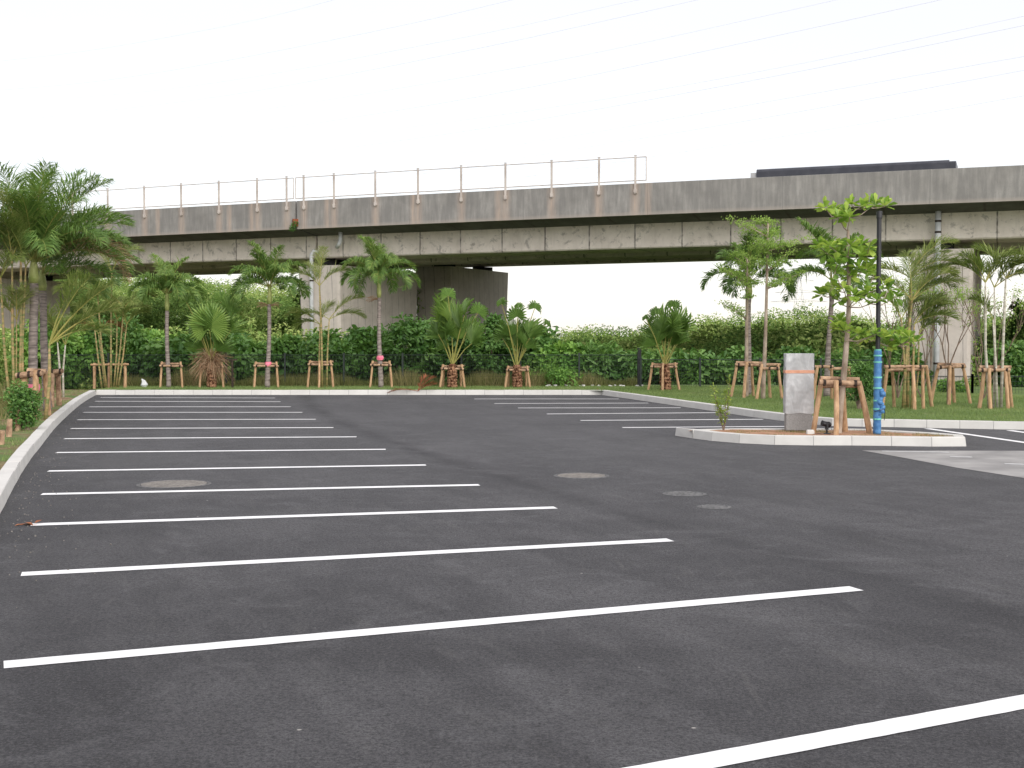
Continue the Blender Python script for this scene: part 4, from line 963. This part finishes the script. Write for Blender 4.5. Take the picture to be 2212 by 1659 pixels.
tiered(1648, 33.2, 1659, [(320,170),(345,200),(390,240),(440,290),(450,180),(470,175),(550,190),(500,250),(530,240),(560,260),(470,300),(530,330),(620,330),(590,290),(700,320),(770,290),(660,370),(520,420),(480,380),(640,430),(600,500),(700,520),(740,500),(560,560),(600,440),(460,440),(650,560),(440,350)], 'taller slender tree with feathery tiers, inside the right frame of the pair', 480)
tiered(1612, 34.4, 1614, [(230,460),(260,490),(300,500),(340,500),(380,540),(300,390),(350,380),(420,410),(400,460),(330,440),(440,500),(420,570),(250,690),(290,710),(340,730),(420,650),(370,560),(460,560)], 'shorter slender tree with spreading twigs, inside the left frame of the pair', 560)
# bare twiggy shrub
def twigs(name, px, Y, z0py, label, cat, levels, spread, seed, leafy=None, r=.02, topy=600, grp=None, w0=60):
    b = gp(px, Y); root = empty(name, b, label, cat, grp); q = random.Random(seed); mb = MB(); tips = []
    def grow(p, d, L, r, k):
        e = p+d*L; mid = p.lerp(e,.5)+Vector((q.uniform(-.04,.04),q.uniform(-.04,.04),0))*L; mb.tube([p,mid,e], [r,r*.85,r*.7], 5); 
        if k == 0: tips.append(e); return
        for _ in range(q.choice([2,2,3])):
            nd = (d+Vector((q.uniform(-spread,spread),q.uniform(-spread,spread),q.uniform(-.1,.35)))).normalized(); grow(e, nd, L*q.uniform(.6,.9), r*.68, k-1)
        if k > 1 and q.random() < .5: tips.append(e)
    base = AT(px, z0py, Y)-b
    for a in (-.5,.05,.55): grow(Vector((0,0,-.02)) if z0py > 830 else base, Vector((a*.6,q.uniform(-.3,.3),1)).normalized(), levels[1], r, levels[0])
    if z0py <= 830: mb.tube([Vector((0,0,-.03)), base*.5, base], [r*1.3,r*1.15,r], 7)
    mb.build('branch', M['twig'], root)
    if leafy:
        lv = MB()
        for e in tips: blobs(lv, [list(e)], [leafy[0]], leafy[1], leafy[2], leafy[2]*.5, .5+q.uniform(-.2,.2), flat=.9, inner=1)
        lv.build('crown', M[leafy[3]], root)
twigs('bare_shrub', 2048, 30.6, 800, 'leafless twiggy shrub before the brown right pier', 'shrub', (4,.62), .5, 4)
twigs('thin_tree', 1940, 33.5, 835, 'thin twiggy sapling with sparse leaves just right of the black pole', 'tree', (4,.95), .32, 8, (.22,14,.06,'leaf_olive'), .022, grp='sparse twiggy trees')
twigs('thin_tree', 1992, 33.8, 835, 'sparse twiggy sapling behind the windswept cane palm', 'tree', (4,.9), .35, 15, (.2,10,.055,'leaf_olive'), .022, grp='sparse twiggy trees')
twigs('thin_tree', 2125, 33.0, 835, 'small leafy sapling between the right pier and the pale canes', 'tree', (4,.85), .4, 21, (.22,16,.06,'leaf_olive'), .02, grp='sparse twiggy trees')
# sapling on the island
b = G(1563, 930, ZL); root = empty('sapling', b, 'small yellow green two stemmed sapling on the left end of the island', 'sapling'); mb = MB(); lv = MB()
for (tx, ty, m1, m2) in ((1541,836,1553,880),(1576,818,1570,880),(1569,850,1566,890),(1548,868,1557,895)):
    pts = [Vector((0,0,-.02)), AT(m2 if False else m1, 895, b.y)-b, AT((m1+tx)/2, (895+ty)/2, b.y)-b, AT(tx, ty, b.y)-b]; mb.tube(pts, [.010,.008,.006,.003], 5)
    P = []
    for k in np.linspace(.18, 1, 16):
        f = k*(len(pts)-1); i = min(int(f), len(pts)-2); P.append(list(pts[i].lerp(pts[i+1], f-i)))
    for c in P: whorl(lv, c, 5, .075, .028, .55)
mb.build('stem', M['twig'], root); lv.build('foliage', M['leaf_sap'], root)
# shrubs: rounded leafy masses
def shrub(name, x, Y, top_py, w_px, label, mat='leaf_shrub', cat='shrub', group=None, n=46, per=120, L=.20, W=.12, base=.45, depth=1.0, z0=None, trunk=True, hfrac=1.0):
    z0 = gz(0, Y) if z0 is None else z0; b = AT(x, 800, Y); b.z = z0
    H = AT(x, top_py, Y).z-z0; rx = w_px*Y/F/2; ry = rx*depth
    root = empty(name, b, label, cat, group); lv = MB(); C = []; rad = []; T = []
    for _ in range(n):
        u = Vector((R.gauss(0,1), R.gauss(0,1), R.gauss(0,1))).normalized(); k = R.uniform(.55,.95)
        hh = H*hfrac; c = Vector((u.x*rx*k*.85, u.y*ry*k*.85-(0), H-hh/2+u.z*hh*.5*k*.88))
        C.append(list(c)); rad.append(R.uniform(.2,.36)*max(.6, min(1.3, rx/1.2))); T.append(base+R.uniform(-.28,.28)+.06*u.z)
    blobs(lv, C, np.array(rad), per, L, W, np.array(T)); lv.build('foliage', M[mat], root)
    if trunk:
        mb = MB()
        for i in range(5):
            c = Vector(R.choice(C)); mb.tube([Vector((R.uniform(-.1,.1),R.uniform(-.1,.1),-.1)), Vector((c.x*.4,c.y*.4,c.z*.5)), c], [.05,.035,.015], 6)
        mb.build('stem', M['twig'], root)
    return root
GT = 'leafy shrubs crowding behind the black mesh fence'
TH = [ (118,44.5,690,210,'leaf_bright','light green shrub behind the leftmost stakes'),
 (250,46,668,190,'leaf_shrub','dark shrub behind the left corner cane palms'),
 (395,45,720,190,'leaf_shrub','broad leaved shrub behind the leftmost bushy palm'),
 (330,47,698,160,'leaf_bright','bright lobed shrub rising between the corner canes and the bushy palm'),
 (520,45,735,170,'leaf_shrub','low shrub behind the straw skirted fan palm'),
 (470,48,700,170,'leaf_shrub','shaded tree behind the bright round fan leaf'),
 (610,46,712,150,'leaf_shrub','shrub just right of the pink taped palm trunk'),
 (715,45,708,170,'leaf_shrub','dark shrub behind the orange cane palm at the pier foot'),
 (790,46,695,140,'leaf_shrub','shrub against the broad pier beside the tall palm'),
 (880,45,672,160,'leaf_shrub','tallest dark shrub between the tall palm and the fullest fan palm'),
 (975,46,684,150,'leaf_shrub','large shrub behind the fullest fan palm'),
 (1055,45,672,150,'leaf_shrub','bushy tree filling the foot of the far pier'),
 (1145,46,702,170,'leaf_shrub','shrub behind the sparse middle fan palm'),
 (1215,45,728,130,'leaf_bright','yellow green low shrub right of the sparse fan palm'),
 (1300,45,742,190,'leaf_shrub','rounded shrub where the back kerb turns the corner'),
 (1400,46,752,150,'leaf_shrub','dark shrub behind the fan palm on the lawn corner'),
 (1500,45,760,170,'leaf_shrub','low dark green shrub between the lawn fan palm and the paired frames'),
 (1600,47,756,150,'leaf_shrub','low shrub behind the paired timber frames'),
 (1710,48,752,170,'leaf_shrub','shrub behind the top of the wrapped slab'),
 (1830,46,758,160,'leaf_shrub','shrub behind the island tree trunk'),
 (1930,47,750,160,'leaf_shrub','shrub behind the blue wrapped pole'),
 (2190,42,735,140,'leaf_shrub','dark shrub at the right edge past the pier') ]
for x, Y, ty, wp, mt, lb in TH: shrub('shrub', x, Y, ty, wp, lb, mt, group=GT, n=54, per=80, L=R.choice([.17,.22,.27]), W=R.choice([.10,.13,.15]), z0=gz(0,Y), base=.42 if mt == 'leaf_shrub' else .5)
# low foreground growth against fence
shrub('shrub', 1180, 42.9, 800, 190, 'low leafy creeper spilling through the fence right of the sparse fan palm', 'leaf_bright', group=GT, n=24, per=80, L=.12, W=.07, z0=ZL, trunk=False)
shrub('shrub', 2060, 37.5, 818, 70, 'small leafy bush inside the right mesh fence by the pier', 'leaf_bright', group=None, n=16, per=70, L=.11, W=.06, z0=ZL, trunk=False)
shrub('shrub', 1858, 28.5, 770, 55, 'narrow dark leafy shrub left of the blue wrapped pole', 'leaf_shrub', group=None, n=22, per=80, L=.09, W=.045, z0=ZL, depth=.8)
shrub('shrub', 50, 21.8, 812, 58, 'compact dark green shrub in the left verge before the log frame', 'leaf_shrub', group=None, n=22, per=110, L=.07, W=.04, z0=ZL, base=.5)
# right side larger trees
shrub('dense_tree', 2215, 56, 628, 120, 'dense dark tree beyond the right pier at the picture edge', 'leaf_shrub', 'tree', n=80, per=110, L=.2, W=.11)
# ------------------------------------------------------------------ woodland
wd = MB(); prof = [(-200,560),(0,555),(120,560),(280,596),(400,588),(464,584),(514,596),(560,606),(600,600),(640,612),(700,640),(760,690),(900,700),(1100,705),(1172,716),(1225,710),(1287,712),(1321,700),(1364,696),(1400,700),(1460,690),(1501,686),(1524,676),(1557,684),(1624,679),(1679,677),(1701,667),(1751,665),(1800,672),(1900,682),(1960,676),(2100,680),(2300,660)]
def top_at(x):
    for (a, ya), (b_, yb) in zip(prof[:-1], prof[1:]):
        if a <= x <= b_: return ya+(yb-ya)*(x-a)/(b_-a)
    return 680
C = []; Rr = []; T = []
for row, (Y0, lift) in enumerate(((52,74),(57,60),(64,46),(73,32),(85,20),(99,8),(114,-2))):
    x = -220
    while x < 2420:
        Yc = Y0+R.uniform(-4,4); px = x+R.uniform(-25,25); rad = R.choice([1.6,2.2,2.9,3.8])*R.uniform(.85,1.15)*(1 if Y0 < 90 else 1.35)
        if px < 660: Yc = (50,54,86,94,102,112,124)[row]+R.uniform(-2,3)
        lf = (70,60,34,22,12,4,0)[row]*1.25 if px < 660 else lift
        zt = AT(px, top_at(px)+lf*(732-top_at(px)+20)/80*R.uniform(.45,1.35)+R.uniform(-4,10)+11+13*noise.noise(Vector((px*.011,row*.7,2)))-(6 if 1660 < px < 1800 else 0), Yc).z
        c0 = AT(px, 700, Yc); tn = .46+R.uniform(-.36,.36); fl = R.uniform(.5,.8)
        for _ in range(int(16+rad*rad*4.2)):
            u = Vector((R.gauss(0,1),R.gauss(0,1)-.5,abs(R.gauss(0,1))*1.1-.35)).normalized(); k = R.uniform(.8,1.08)
            C.append((c0.x+u.x*rad*k, Yc+u.y*rad*k, zt-rad*fl+u.z*rad*fl*k)); Rr.append(R.uniform(.42,.85)*(Yc/75)**.5); T.append(tn+R.uniform(-.16,.16)+(-.25 if R.random() < .08 else 0))
        x += rad*F/Yc*.85
for _ in range(150):
    px_ = R.uniform(240,700); q = AT(px_, 700, R.uniform(70,78)); C.append((q.x, q.y, R.uniform(-1,2.2))); Rr.append(.8); T.append(R.uniform(.2,.6))
for _ in range(900):                      # foliage added between the piers, mostly unseen, to block light
    q = vp(s_at(735, 1.5)-R.uniform(2.2,7.5), R.uniform(9.0,13)); C.append((q.x, q.y, R.uniform(-2, 4.9))); Rr.append(.6); T.append(R.uniform(.1,.4))
blobs(wd, C, np.array(Rr), 60, .22, .13, np.array(T), up=.7, flat=.6, tspread=.3, inner=.2)
# all leaf clumps joined into one mesh
tag(wd.build('woodland', M['leaf_wood']), 'wooded slope of mixed green trees reading as one mass under and beyond the viaduct', 'woodland', kind='stuff')
# distant trees right under far pier
# ------------------------------------------------------------------ grass, weeds
def in_poly(x, y, P):
    n = len(P); c = np.zeros(len(x), dtype=bool); j = n-1
    for i in range(n):
        xi, yi, xj, yj = P[i][0], P[i][1], P[j][0], P[j][1]
        if yi != yj: c ^= ((yi > y) != (yj > y)) & (x < (xj-xi)*(y-yi)/(yj-yi)+xi)
        j = i
    return c
def blades(mb, P, h, w_, tone, lean=.5):
    n = len(P); az = NP.random(n)*6.28; s = np.stack([np.cos(az), np.sin(az), np.zeros(n)], 1)
    d = unit(np.stack([NP.normal(size=n)*lean, NP.normal(size=n)*lean, np.ones(n)], 1)); h = h*(.5+NP.random(n))
    V = np.stack([P-s*w_, P+s*w_, P+d*h[:,None]], 1).reshape(-1,3)
    mb.arr(V, (np.arange(n)*3)[:,None]+np.array([[0,1,2]]), np.repeat(np.clip(tone+NP.normal(size=n)*.16,0,1), 3))
def scatter(poly, n):
    xs_ = [p[0] for p in poly]; ys_ = [p[1] for p in poly]; x = NP.uniform(min(xs_), max(xs_), n); y = NP.uniform(min(ys_), max(ys_), n); k = in_poly(x, y, poly); return x[k], y[k]
lp = [(p.x,p.y) for p in A]+[(13.5,36),(8,42),(-13,42)]
x, y = scatter(lp, 330000); g = MB(); P = np.stack([x, y, np.full(len(x), ZL)], 1)
blades(g, P, .05, .006, .5+.25*np.sin(x*.9+np.sin(y*.7)*2)*np.cos(y*.8), .7)
tag(g.build('grass', M['grass']), 'short green turf growing over the lawn behind the kerb', 'grass', kind='stuff')
vpoly = [(p.x,p.y) for p in offset(left, KW+.02)]+[(p.x,p.y) for p in reversed(offset(left, 2.2))]
x, y = scatter(vpoly, 150000); k = (y > 7); x, y = x[k], y[k]
g = MB(); P = np.stack([x, y, np.full(len(x), ZL)], 1); dk = np.array([noise.noise(Vector((a*.8,b_*.5,0))) for a, b_ in zip(x[:], y[:])])
k = dk > -.1; blades(g, P[k], .055, .006, .5+dk[k]*.4, .6)
tag(g.build('verge_grass', M['grass']), 'patchy low grass along the left kerb', 'grass', kind='stuff')
wpoly = [(p.x,p.y) for p in offset(left, .95)]+[(p.x,p.y) for p in reversed(offset(left, 2.3))]
x, y = scatter(wpoly, 80000); k = (y > 12); x, y = x[k], y[k]; dk = np.array([noise.noise(Vector((a*1.3,b_*.9,3))) for a, b_ in zip(x, y)])
k = dk > -.15; g = MB(); P = np.stack([x, y, np.full(len(x), ZL)], 1)[k]
blades(g, P, .42*(0.6+dk[k]), .007, .45+dk[k]*.5, .45); blobs(g, P[::70]+np.array([0,0,.15]), .18, 30, .06, .035, .3)
tag(g.build('weeds', M['weed']), 'tangled dry and green weeds on the left verge', 'weeds', kind='stuff')
# dry undergrowth at the foot of the fence
x = NP.uniform(-13.5, 4.2, 26000); y = NP.uniform(42.1, 43.6, 26000); dk = np.array([noise.noise(Vector((a*.7,0,5))) for a in x])
g = MB(); P = np.stack([x, y, np.full(len(x), ZL-.03)], 1); blades(g, P, .42*(.8+dk*.9), .009, .45+.5*dk+.12*NP.random(len(x)), .35)
tag(g.build('dry_undergrowth', M['weed']), 'dry brownish undergrowth at the foot of the mesh fence', 'undergrowth', kind='stuff')
x, y = scatter([(p.x,p.y) for p in inn], 9000); g = MB(); dk = np.array([noise.noise(Vector((a*1.1,b_*1.5,9))) for a, b_ in zip(x, y)]); k = dk > .02
blades(g, np.stack([x, y, np.full(len(x), ZL-.01)], 1)[k], .04, .005, .75, .8)
tag(g.build('island_grass', M['weed']), 'thin pale grass sprouting on the island soil', 'grass', kind='stuff')
# ------------------------------------------------------------------ fences
def fence(pts, z0, z1, step, label, sp=.055, hor=.12):
    root = empty('mesh_fence', Vector((pts[0].x, pts[0].y, z0)), label, 'fence', 'mesh fences behind the lawn'); inv = Vector(root.location)
    L = 0; mw = MB()
    for a, b_ in zip(pts[:-1], pts[1:]):
        d = (b_-a).length; t = (b_-a).normalized(); n = int(d/sp)
        for i in range(n):
            p = a+t*i*sp; mw.tube([Vector((p.x,p.y,z0+.05))-inv, Vector((p.x,p.y,z1))-inv], .0045, 3, caps=False)
        z = z0+.06
        while z < z1+.01:
            mw.tube([Vector((a.x,a.y,z))-inv, Vector((b_.x,b_.y,z))-inv], .004, 4); z += hor
        mw.tube([Vector((a.x,a.y,z1))-inv, Vector((b_.x,b_.y,z1))-inv], .013, 4)
        m_ = max(1, round(d/step))
        for i in range(m_+1):
            p = a.lerp(b_, i/m_); mb = MB(); mb.box(Vector((p.x,p.y-.03,(z0+z1)/2+.02))-inv, (.06,.06,z1-z0+.1)); mb.build('post', M['fence_green'], root)
    mw.build('mesh_panel', M['fence_green'], root)
fence([gp(108,42.4), gp(1378,42.4)], ZL-.1, 1.16, 2.0, 'long dark green mesh fence behind the row of palms')
fence([gp(1384,41.6), gp(1905,40.6)], ZL-.1, 1.02, 2.0, 'dark mesh fence behind the lawn, starting at the thick black corner post')
fence([gp(1978,36.6), gp(2100,36.6), gp(2260,36.6)], ZL-.2, .62, 2.0, 'low open mesh fence at the foot of the right pier', .09, .12)
mb = MB(); mb.bbox((0,0,.62), (.12,.1,1.3), .01); o = mb.build('gate_post', M['black']); o.location = gp(1381,41.9); tag(o, 'thick black corner post of the fence left of the lawn fan palm', 'post')
mb = MB(); mb.bbox((0,0,.36), (.07,.07,.78), .008); mb.box((0,0,.76), (.09,.09,.03)); o = mb.build('short_post', M['black']); o.location = gp(2056,36.0); tag(o, 'short black post beside the white drain pipe', 'post')
mb = MB(); mb.bbox((0,0,.45), (.06,.06,.95), .008); mb.box((0,0,.9), (.32,.03,.05)); o = mb.build('marker_post', M['binding']); o.location = gp(502,40.6); tag(o, 'dark T topped post beside the straw skirted fan palm', 'post')
# ------------------------------------------------------------------ island furniture
m, nt, out = newmat('plastic_wrap'); N = NT(nt); v = N.coord(scale=(1,1,1))
w1 = N.noise(N.coord(scale=(2.4,2,1.1)), 2.2, 5, .5, 1.2)
c = N.ramp(w1, [(.35, (.47,.48,.49)), (.55, (.54,.55,.56)), (.7, (.66,.67,.68))])
p = N.bsdf(c, .32, .5, w1, .5, .03); tp = N.n('ShaderNodeBsdfTransparent'); mx = N.n('ShaderNodeMixShader')
N.l(N.ramp(w1, [(.35, .22), (.6, .06)]), mx.inputs[0]); N.l(p, mx.inputs[1]); N.l(tp.outputs[0], mx.inputs[2]); N.l(mx.outputs[0], out.inputs[0]); M['wrap'] = m
M['slabstone'] = mnoise('grey_granite', (.23,.225,.22), (.31,.305,.30), 60, .5, .4, .05)
M['tape'] = mnoise('orange_tape', (.62,.30,.19), (.72,.38,.26), 12, .5)
a = G(1696.5,931,ZL); b_ = G(1756,930.5,ZL); cY = a.y+.09; wdt = b_.x-a.x; topz = AT(1725,763.5,a.y).z; Hh = topz-ZL
root = empty('wrapped_slab', ((a.x+b_.x)/2, cY, ZL), 'tall grey slab sign wrapped in crinkled plastic with an orange tape band', 'sign slab')
mb = MB(); mb.bbox((0,0,Hh/2-.01), (wdt-.03,.15,Hh-.03), .008); mb.build('slab', M['slabstone'], root)
mb = MB(); nx, nz_ = 22, 60; zb = AT(1725,893,a.y).z-ZL; vs = []; ring_ = []
per = [(-.5,-.5),(.5,-.5),(.5,.5),(-.5,.5)]; cnt = []
for side in range(4):
    a_, c_ = per[side], per[(side+1)%4]; m_ = nx if side % 2 == 0 else 6
    for i in range(m_): cnt.append((a_[0]+(c_[0]-a_[0])*i/m_, a_[1]+(c_[1]-a_[1])*i/m_))
K = len(cnt)
for j in range(nz_+1):
    z = zb+(Hh-zb)*j/nz_
    for i, (u, v_) in enumerate(cnt):
        q = Vector((u*wdt*3, v_*2, z*2.2)); d = .006*noise.noise(q*3)+.004*noise.noise(q*9+Vector((3,1,0)))
        sx = 1 if abs(u) >= .5 else 0
        vs.append((u*(wdt+.004)+(d*math.copysign(1,u) if abs(u)>.45 else 0), v_*.172+(d*math.copysign(1,v_) if abs(v_)>.45 else 0), z+(.02*noise.noise(q*2) if j == 0 else 0)))
fs = [(j*K+i, j*K+(i+1)%K, (j+1)*K+(i+1)%K, (j+1)*K+i) for j in range(nz_) for i in range(K)]+[tuple(nz_*K+i for i in range(K))]
mb.add(vs, fs); mb.build('plastic_wrap', M['wrap'], root, smooth=True)
zt = AT(1725,803,a.y).z-ZL; mb = MB(); mb.bbox((0,0,zt), (wdt+.014,.184,.055), .003); mb.build('tape_band', M['tape'], root)
# lamp post in blue wrap
M['bluewrap'] = mnoise('blue_wrap_sheet', (.03,.12,.31), (.09,.25,.47), 6, .45, .4, .6, .02, 14, (1.5,1.5,1), .3, .7)
M['greentape'] = mnoise('green_tape', (.12,.45,.36), (.22,.6,.45), 20, .5)
b = G(1894.5, 938.5, ZL); k_ = b.y/F
root = empty('lamp_post', b, 'black lamp post with its lower half wrapped in blue sheeting', 'lamp post')
zt = AT(1900, 456, b.y).z-ZL; mb = MB(); mb.tube([(0,0,0),(0,0,zt-.13)], .038, 18); mb.tube([(0,0,zt-.13),(0,0,zt-.11),(0,0,zt)], [.038,.048,.048], 18); mb.build('pole', M['black'], root, smooth=False)
for py in (700,545,470): 
    z = AT(1900,py,b.y).z-ZL; mb = MB(); mb.tube([(0,0,z-.02),(0,0,z+.02)], .044, 18); mb.build('collar', M['black'], root)
zw = AT(1897,757,b.y).z-ZL; mb = MB(); nn = 40; mb.tube([(0,0,.005+(zw-.005)*i/nn) for i in range(nn+1)], [.062*(1+.05*math.sin(i*1.7)+R.uniform(-.04,.04)) for i in range(nn+1)], 18, wob=.05); mb.build('blue_wrap', M['bluewrap'], root, smooth=True)
for py in (768,782,815,838,865,883,905,756):
    z = AT(1897,py,b.y).z-ZL; mb = MB(); mb.tube([(0,0,z-.012),(0,0,z+.012)], .070 if py != 756 else .055, 16, wob=.03); mb.build('tape_ring', M['greentape'], root)
mb = MB(); 
for i in range(9):
    z = AT(1897,845+i*6,b.y).z-ZL; cc = Vector((.05+.025*math.sin(i*1.3), -.04, z)); mb.tube([cc-Vector((.03,.0,.04)), cc, cc+Vector((.03,-.01,.04))], [.02,.05+.02*math.sin(i*2.1),.018], 9, wob=.15)
mb.build('sheet_bundle', M['bluewrap'], root, smooth=True)
mb = MB(); z = AT(1897,886,b.y).z-ZL; mb.tube([(-.06,-.05,z-.02),(0,-.12,z),(.09,-.08,z+.03),(.11,-.06,z-.03),(.09,-.08,z-.16)], .006, 5); mb.build('cord', M['black'], root)
# spotlight
b = G(1786, 938, ZL); root = empty('spotlight', b, 'small black ground spotlight pointing left on the island soil', 'spotlight'); k_ = b.y/F
mb = MB(); mb.tube([(.0,0,-.02),(.0,0,.02)], .05, 16); mb.tube([(0,0,.02),(0,0,.075)], .017, 10); mb.build('base', M['black'], root)
mb = MB(); mb.box((.0,0,.085), (.055,.09,.012)); 
for s_ in (-1,1): mb.box((0,s_*.047,.135), (.03,.006,.11))
mb.build('bracket', M['black'], root)
ax = Vector((-.93,-.15,.22)).normalized(); c_ = Vector((-.005,0,.165)); mb = MB()
mb.tube([c_-ax*.075, c_-ax*.06, c_+ax*.06, c_+ax*.085, c_+ax*.085, c_+ax*.05], [.03,.042,.044,.05,.044,.04], 18)
for q in (-.05,-.035,-.02): mb.tube([c_+ax*q, c_+ax*(q+.006)], .049, 18)
mb.build('lamp_head', M['black'], root)
mb = MB(); mb.tube([c_+ax*.066, c_+ax*.068], .042, 16); mb.build('lens', M['glass'], root)
mb = MB(); mb.tube([(.03,0,.01),(.06,-.04,.012),(.02,-.1,.012),(-.12,-.08,.012),(-.3,-.02,.0)], .005, 5); mb.build('cable', M['black'], root)
# white junction block
mb = MB(); mb.bbox((0,0,.03), (.125,.09,.07), .012); mb.bbox((0,0,.068), (.1,.07,.012), .003); o = mb.build('junction_block', M['kerb']); o.location = G(1750,938,ZL); tag(o, 'small white block on the soil below the wrapped slab', 'block')
# cross rail behind island tree on lawn
# ------------------------------------------------------------------ litter
b = Vector((AT(903,845,38.6).x, 38.62, .0)); root = empty('fallen_frond', b, 'dry brown palm frond lying over the back kerb', 'fallen frond')
for az, L_, el in ((.25,.7,.9),(3.3,.9,.18),(-.2,.6,.6),(.6,.55,1.2)):
    build_frond('leaflets', root, Vector((0,-.1,.12)), (), 'leaf_rust', smat='leaf_rust', L=L_, el=el, droop=.7, az=az, nl=20, ll=.3, lw=.022, vee=.3, sweep=1.0, hang=.2, tone=.35)
def pile(x, y, w_, label, n=160, mat='leaf_rust'):
    p = G(x, y); mb = MB(); P = NP.normal(size=(n,3))*np.array([w_, .08, .02])+np.array([0,0,.03]); P[:,2] = np.abs(P[:,2])+.006
    leaves(mb, P, rnd(n)*np.array([1,1,.25]), np.tile([0,0,1.], (n,1))+NP.normal(size=(n,3))*.4, .14, .035, .5+NP.normal(size=n)*.25)
    o = mb.build('leaf_pile', M[mat]); o.location = p; tag(o, label, 'leaf litter', 'swept piles of dead leaves')
pile(222, 850, .17, 'brown leaf pile in the left corner of the back kerb')
pile(1300, 851, .18, 'rusty leaf pile where the kerb turns at the right')
p = G(58, 1134); mb = MB(); n = 10; P = NP.normal(size=(n,3))*np.array([.035,.02,.004]); P[:,2] = .008+np.abs(P[:,2])
leaves(mb, P, rnd(n)*np.array([1,.5,.2]), np.tile([0,0,1.], (n,1)), .09, .05, .8+NP.normal(size=n)*.1, .1); o = mb.build('fallen_leaf', M['leaf_rust']); o.location = p; tag(o, 'curled dead leaf at the left end of a white line', 'leaf')
mb = MB(); vs = []
P = NP.uniform(size=(900,2)); mb = MB()
for i in range(420):
    k = R.random(); q = left[min(int(len(left)*(.25+.75*k)), len(left)-1)]; o_ = q+Vector((abs(R.gauss(0,.35))+.03, R.uniform(-.4,.4), .004)); s_ = R.uniform(.004,.011)
    mb.box(o_, (s_,s_*1.2,s_), Matrix.Rotation(R.uniform(0,3),3,'Z'), R.random())
tag(mb.build('grit', M['iron']), 'loose grit and leaf crumbs along the left kerb', 'grit', kind='stuff')
mb = MB()
for i in range(40): 
    p = gp(1180+R.uniform(0,210), 42.0+R.uniform(-.3,.3)); s_ = R.uniform(.03,.1); mb.bbox(p+Vector((0,0,s_*.3)), (s_*1.3,s_,s_*.7), s_*.2, Matrix.Rotation(R.uniform(0,3),3,'Z'))
tag(mb.build('rubble', M['kerb']), 'pale stones scattered at the fence foot by the kerb corner', 'rubble', kind='stuff')
# crumpled bag
mb = MB(); mb.tube([(0,0,0),(.01,0,.08),(-.02,0,.2),(-.08,0,.27)], [.08,.1,.06,.02], 10, wob=.25); o = mb.build('crumpled_bag', M['pvc']); o.location = gp(311,41.2); tag(o, 'crumpled pale bag left of the bushy palm support', 'bag')
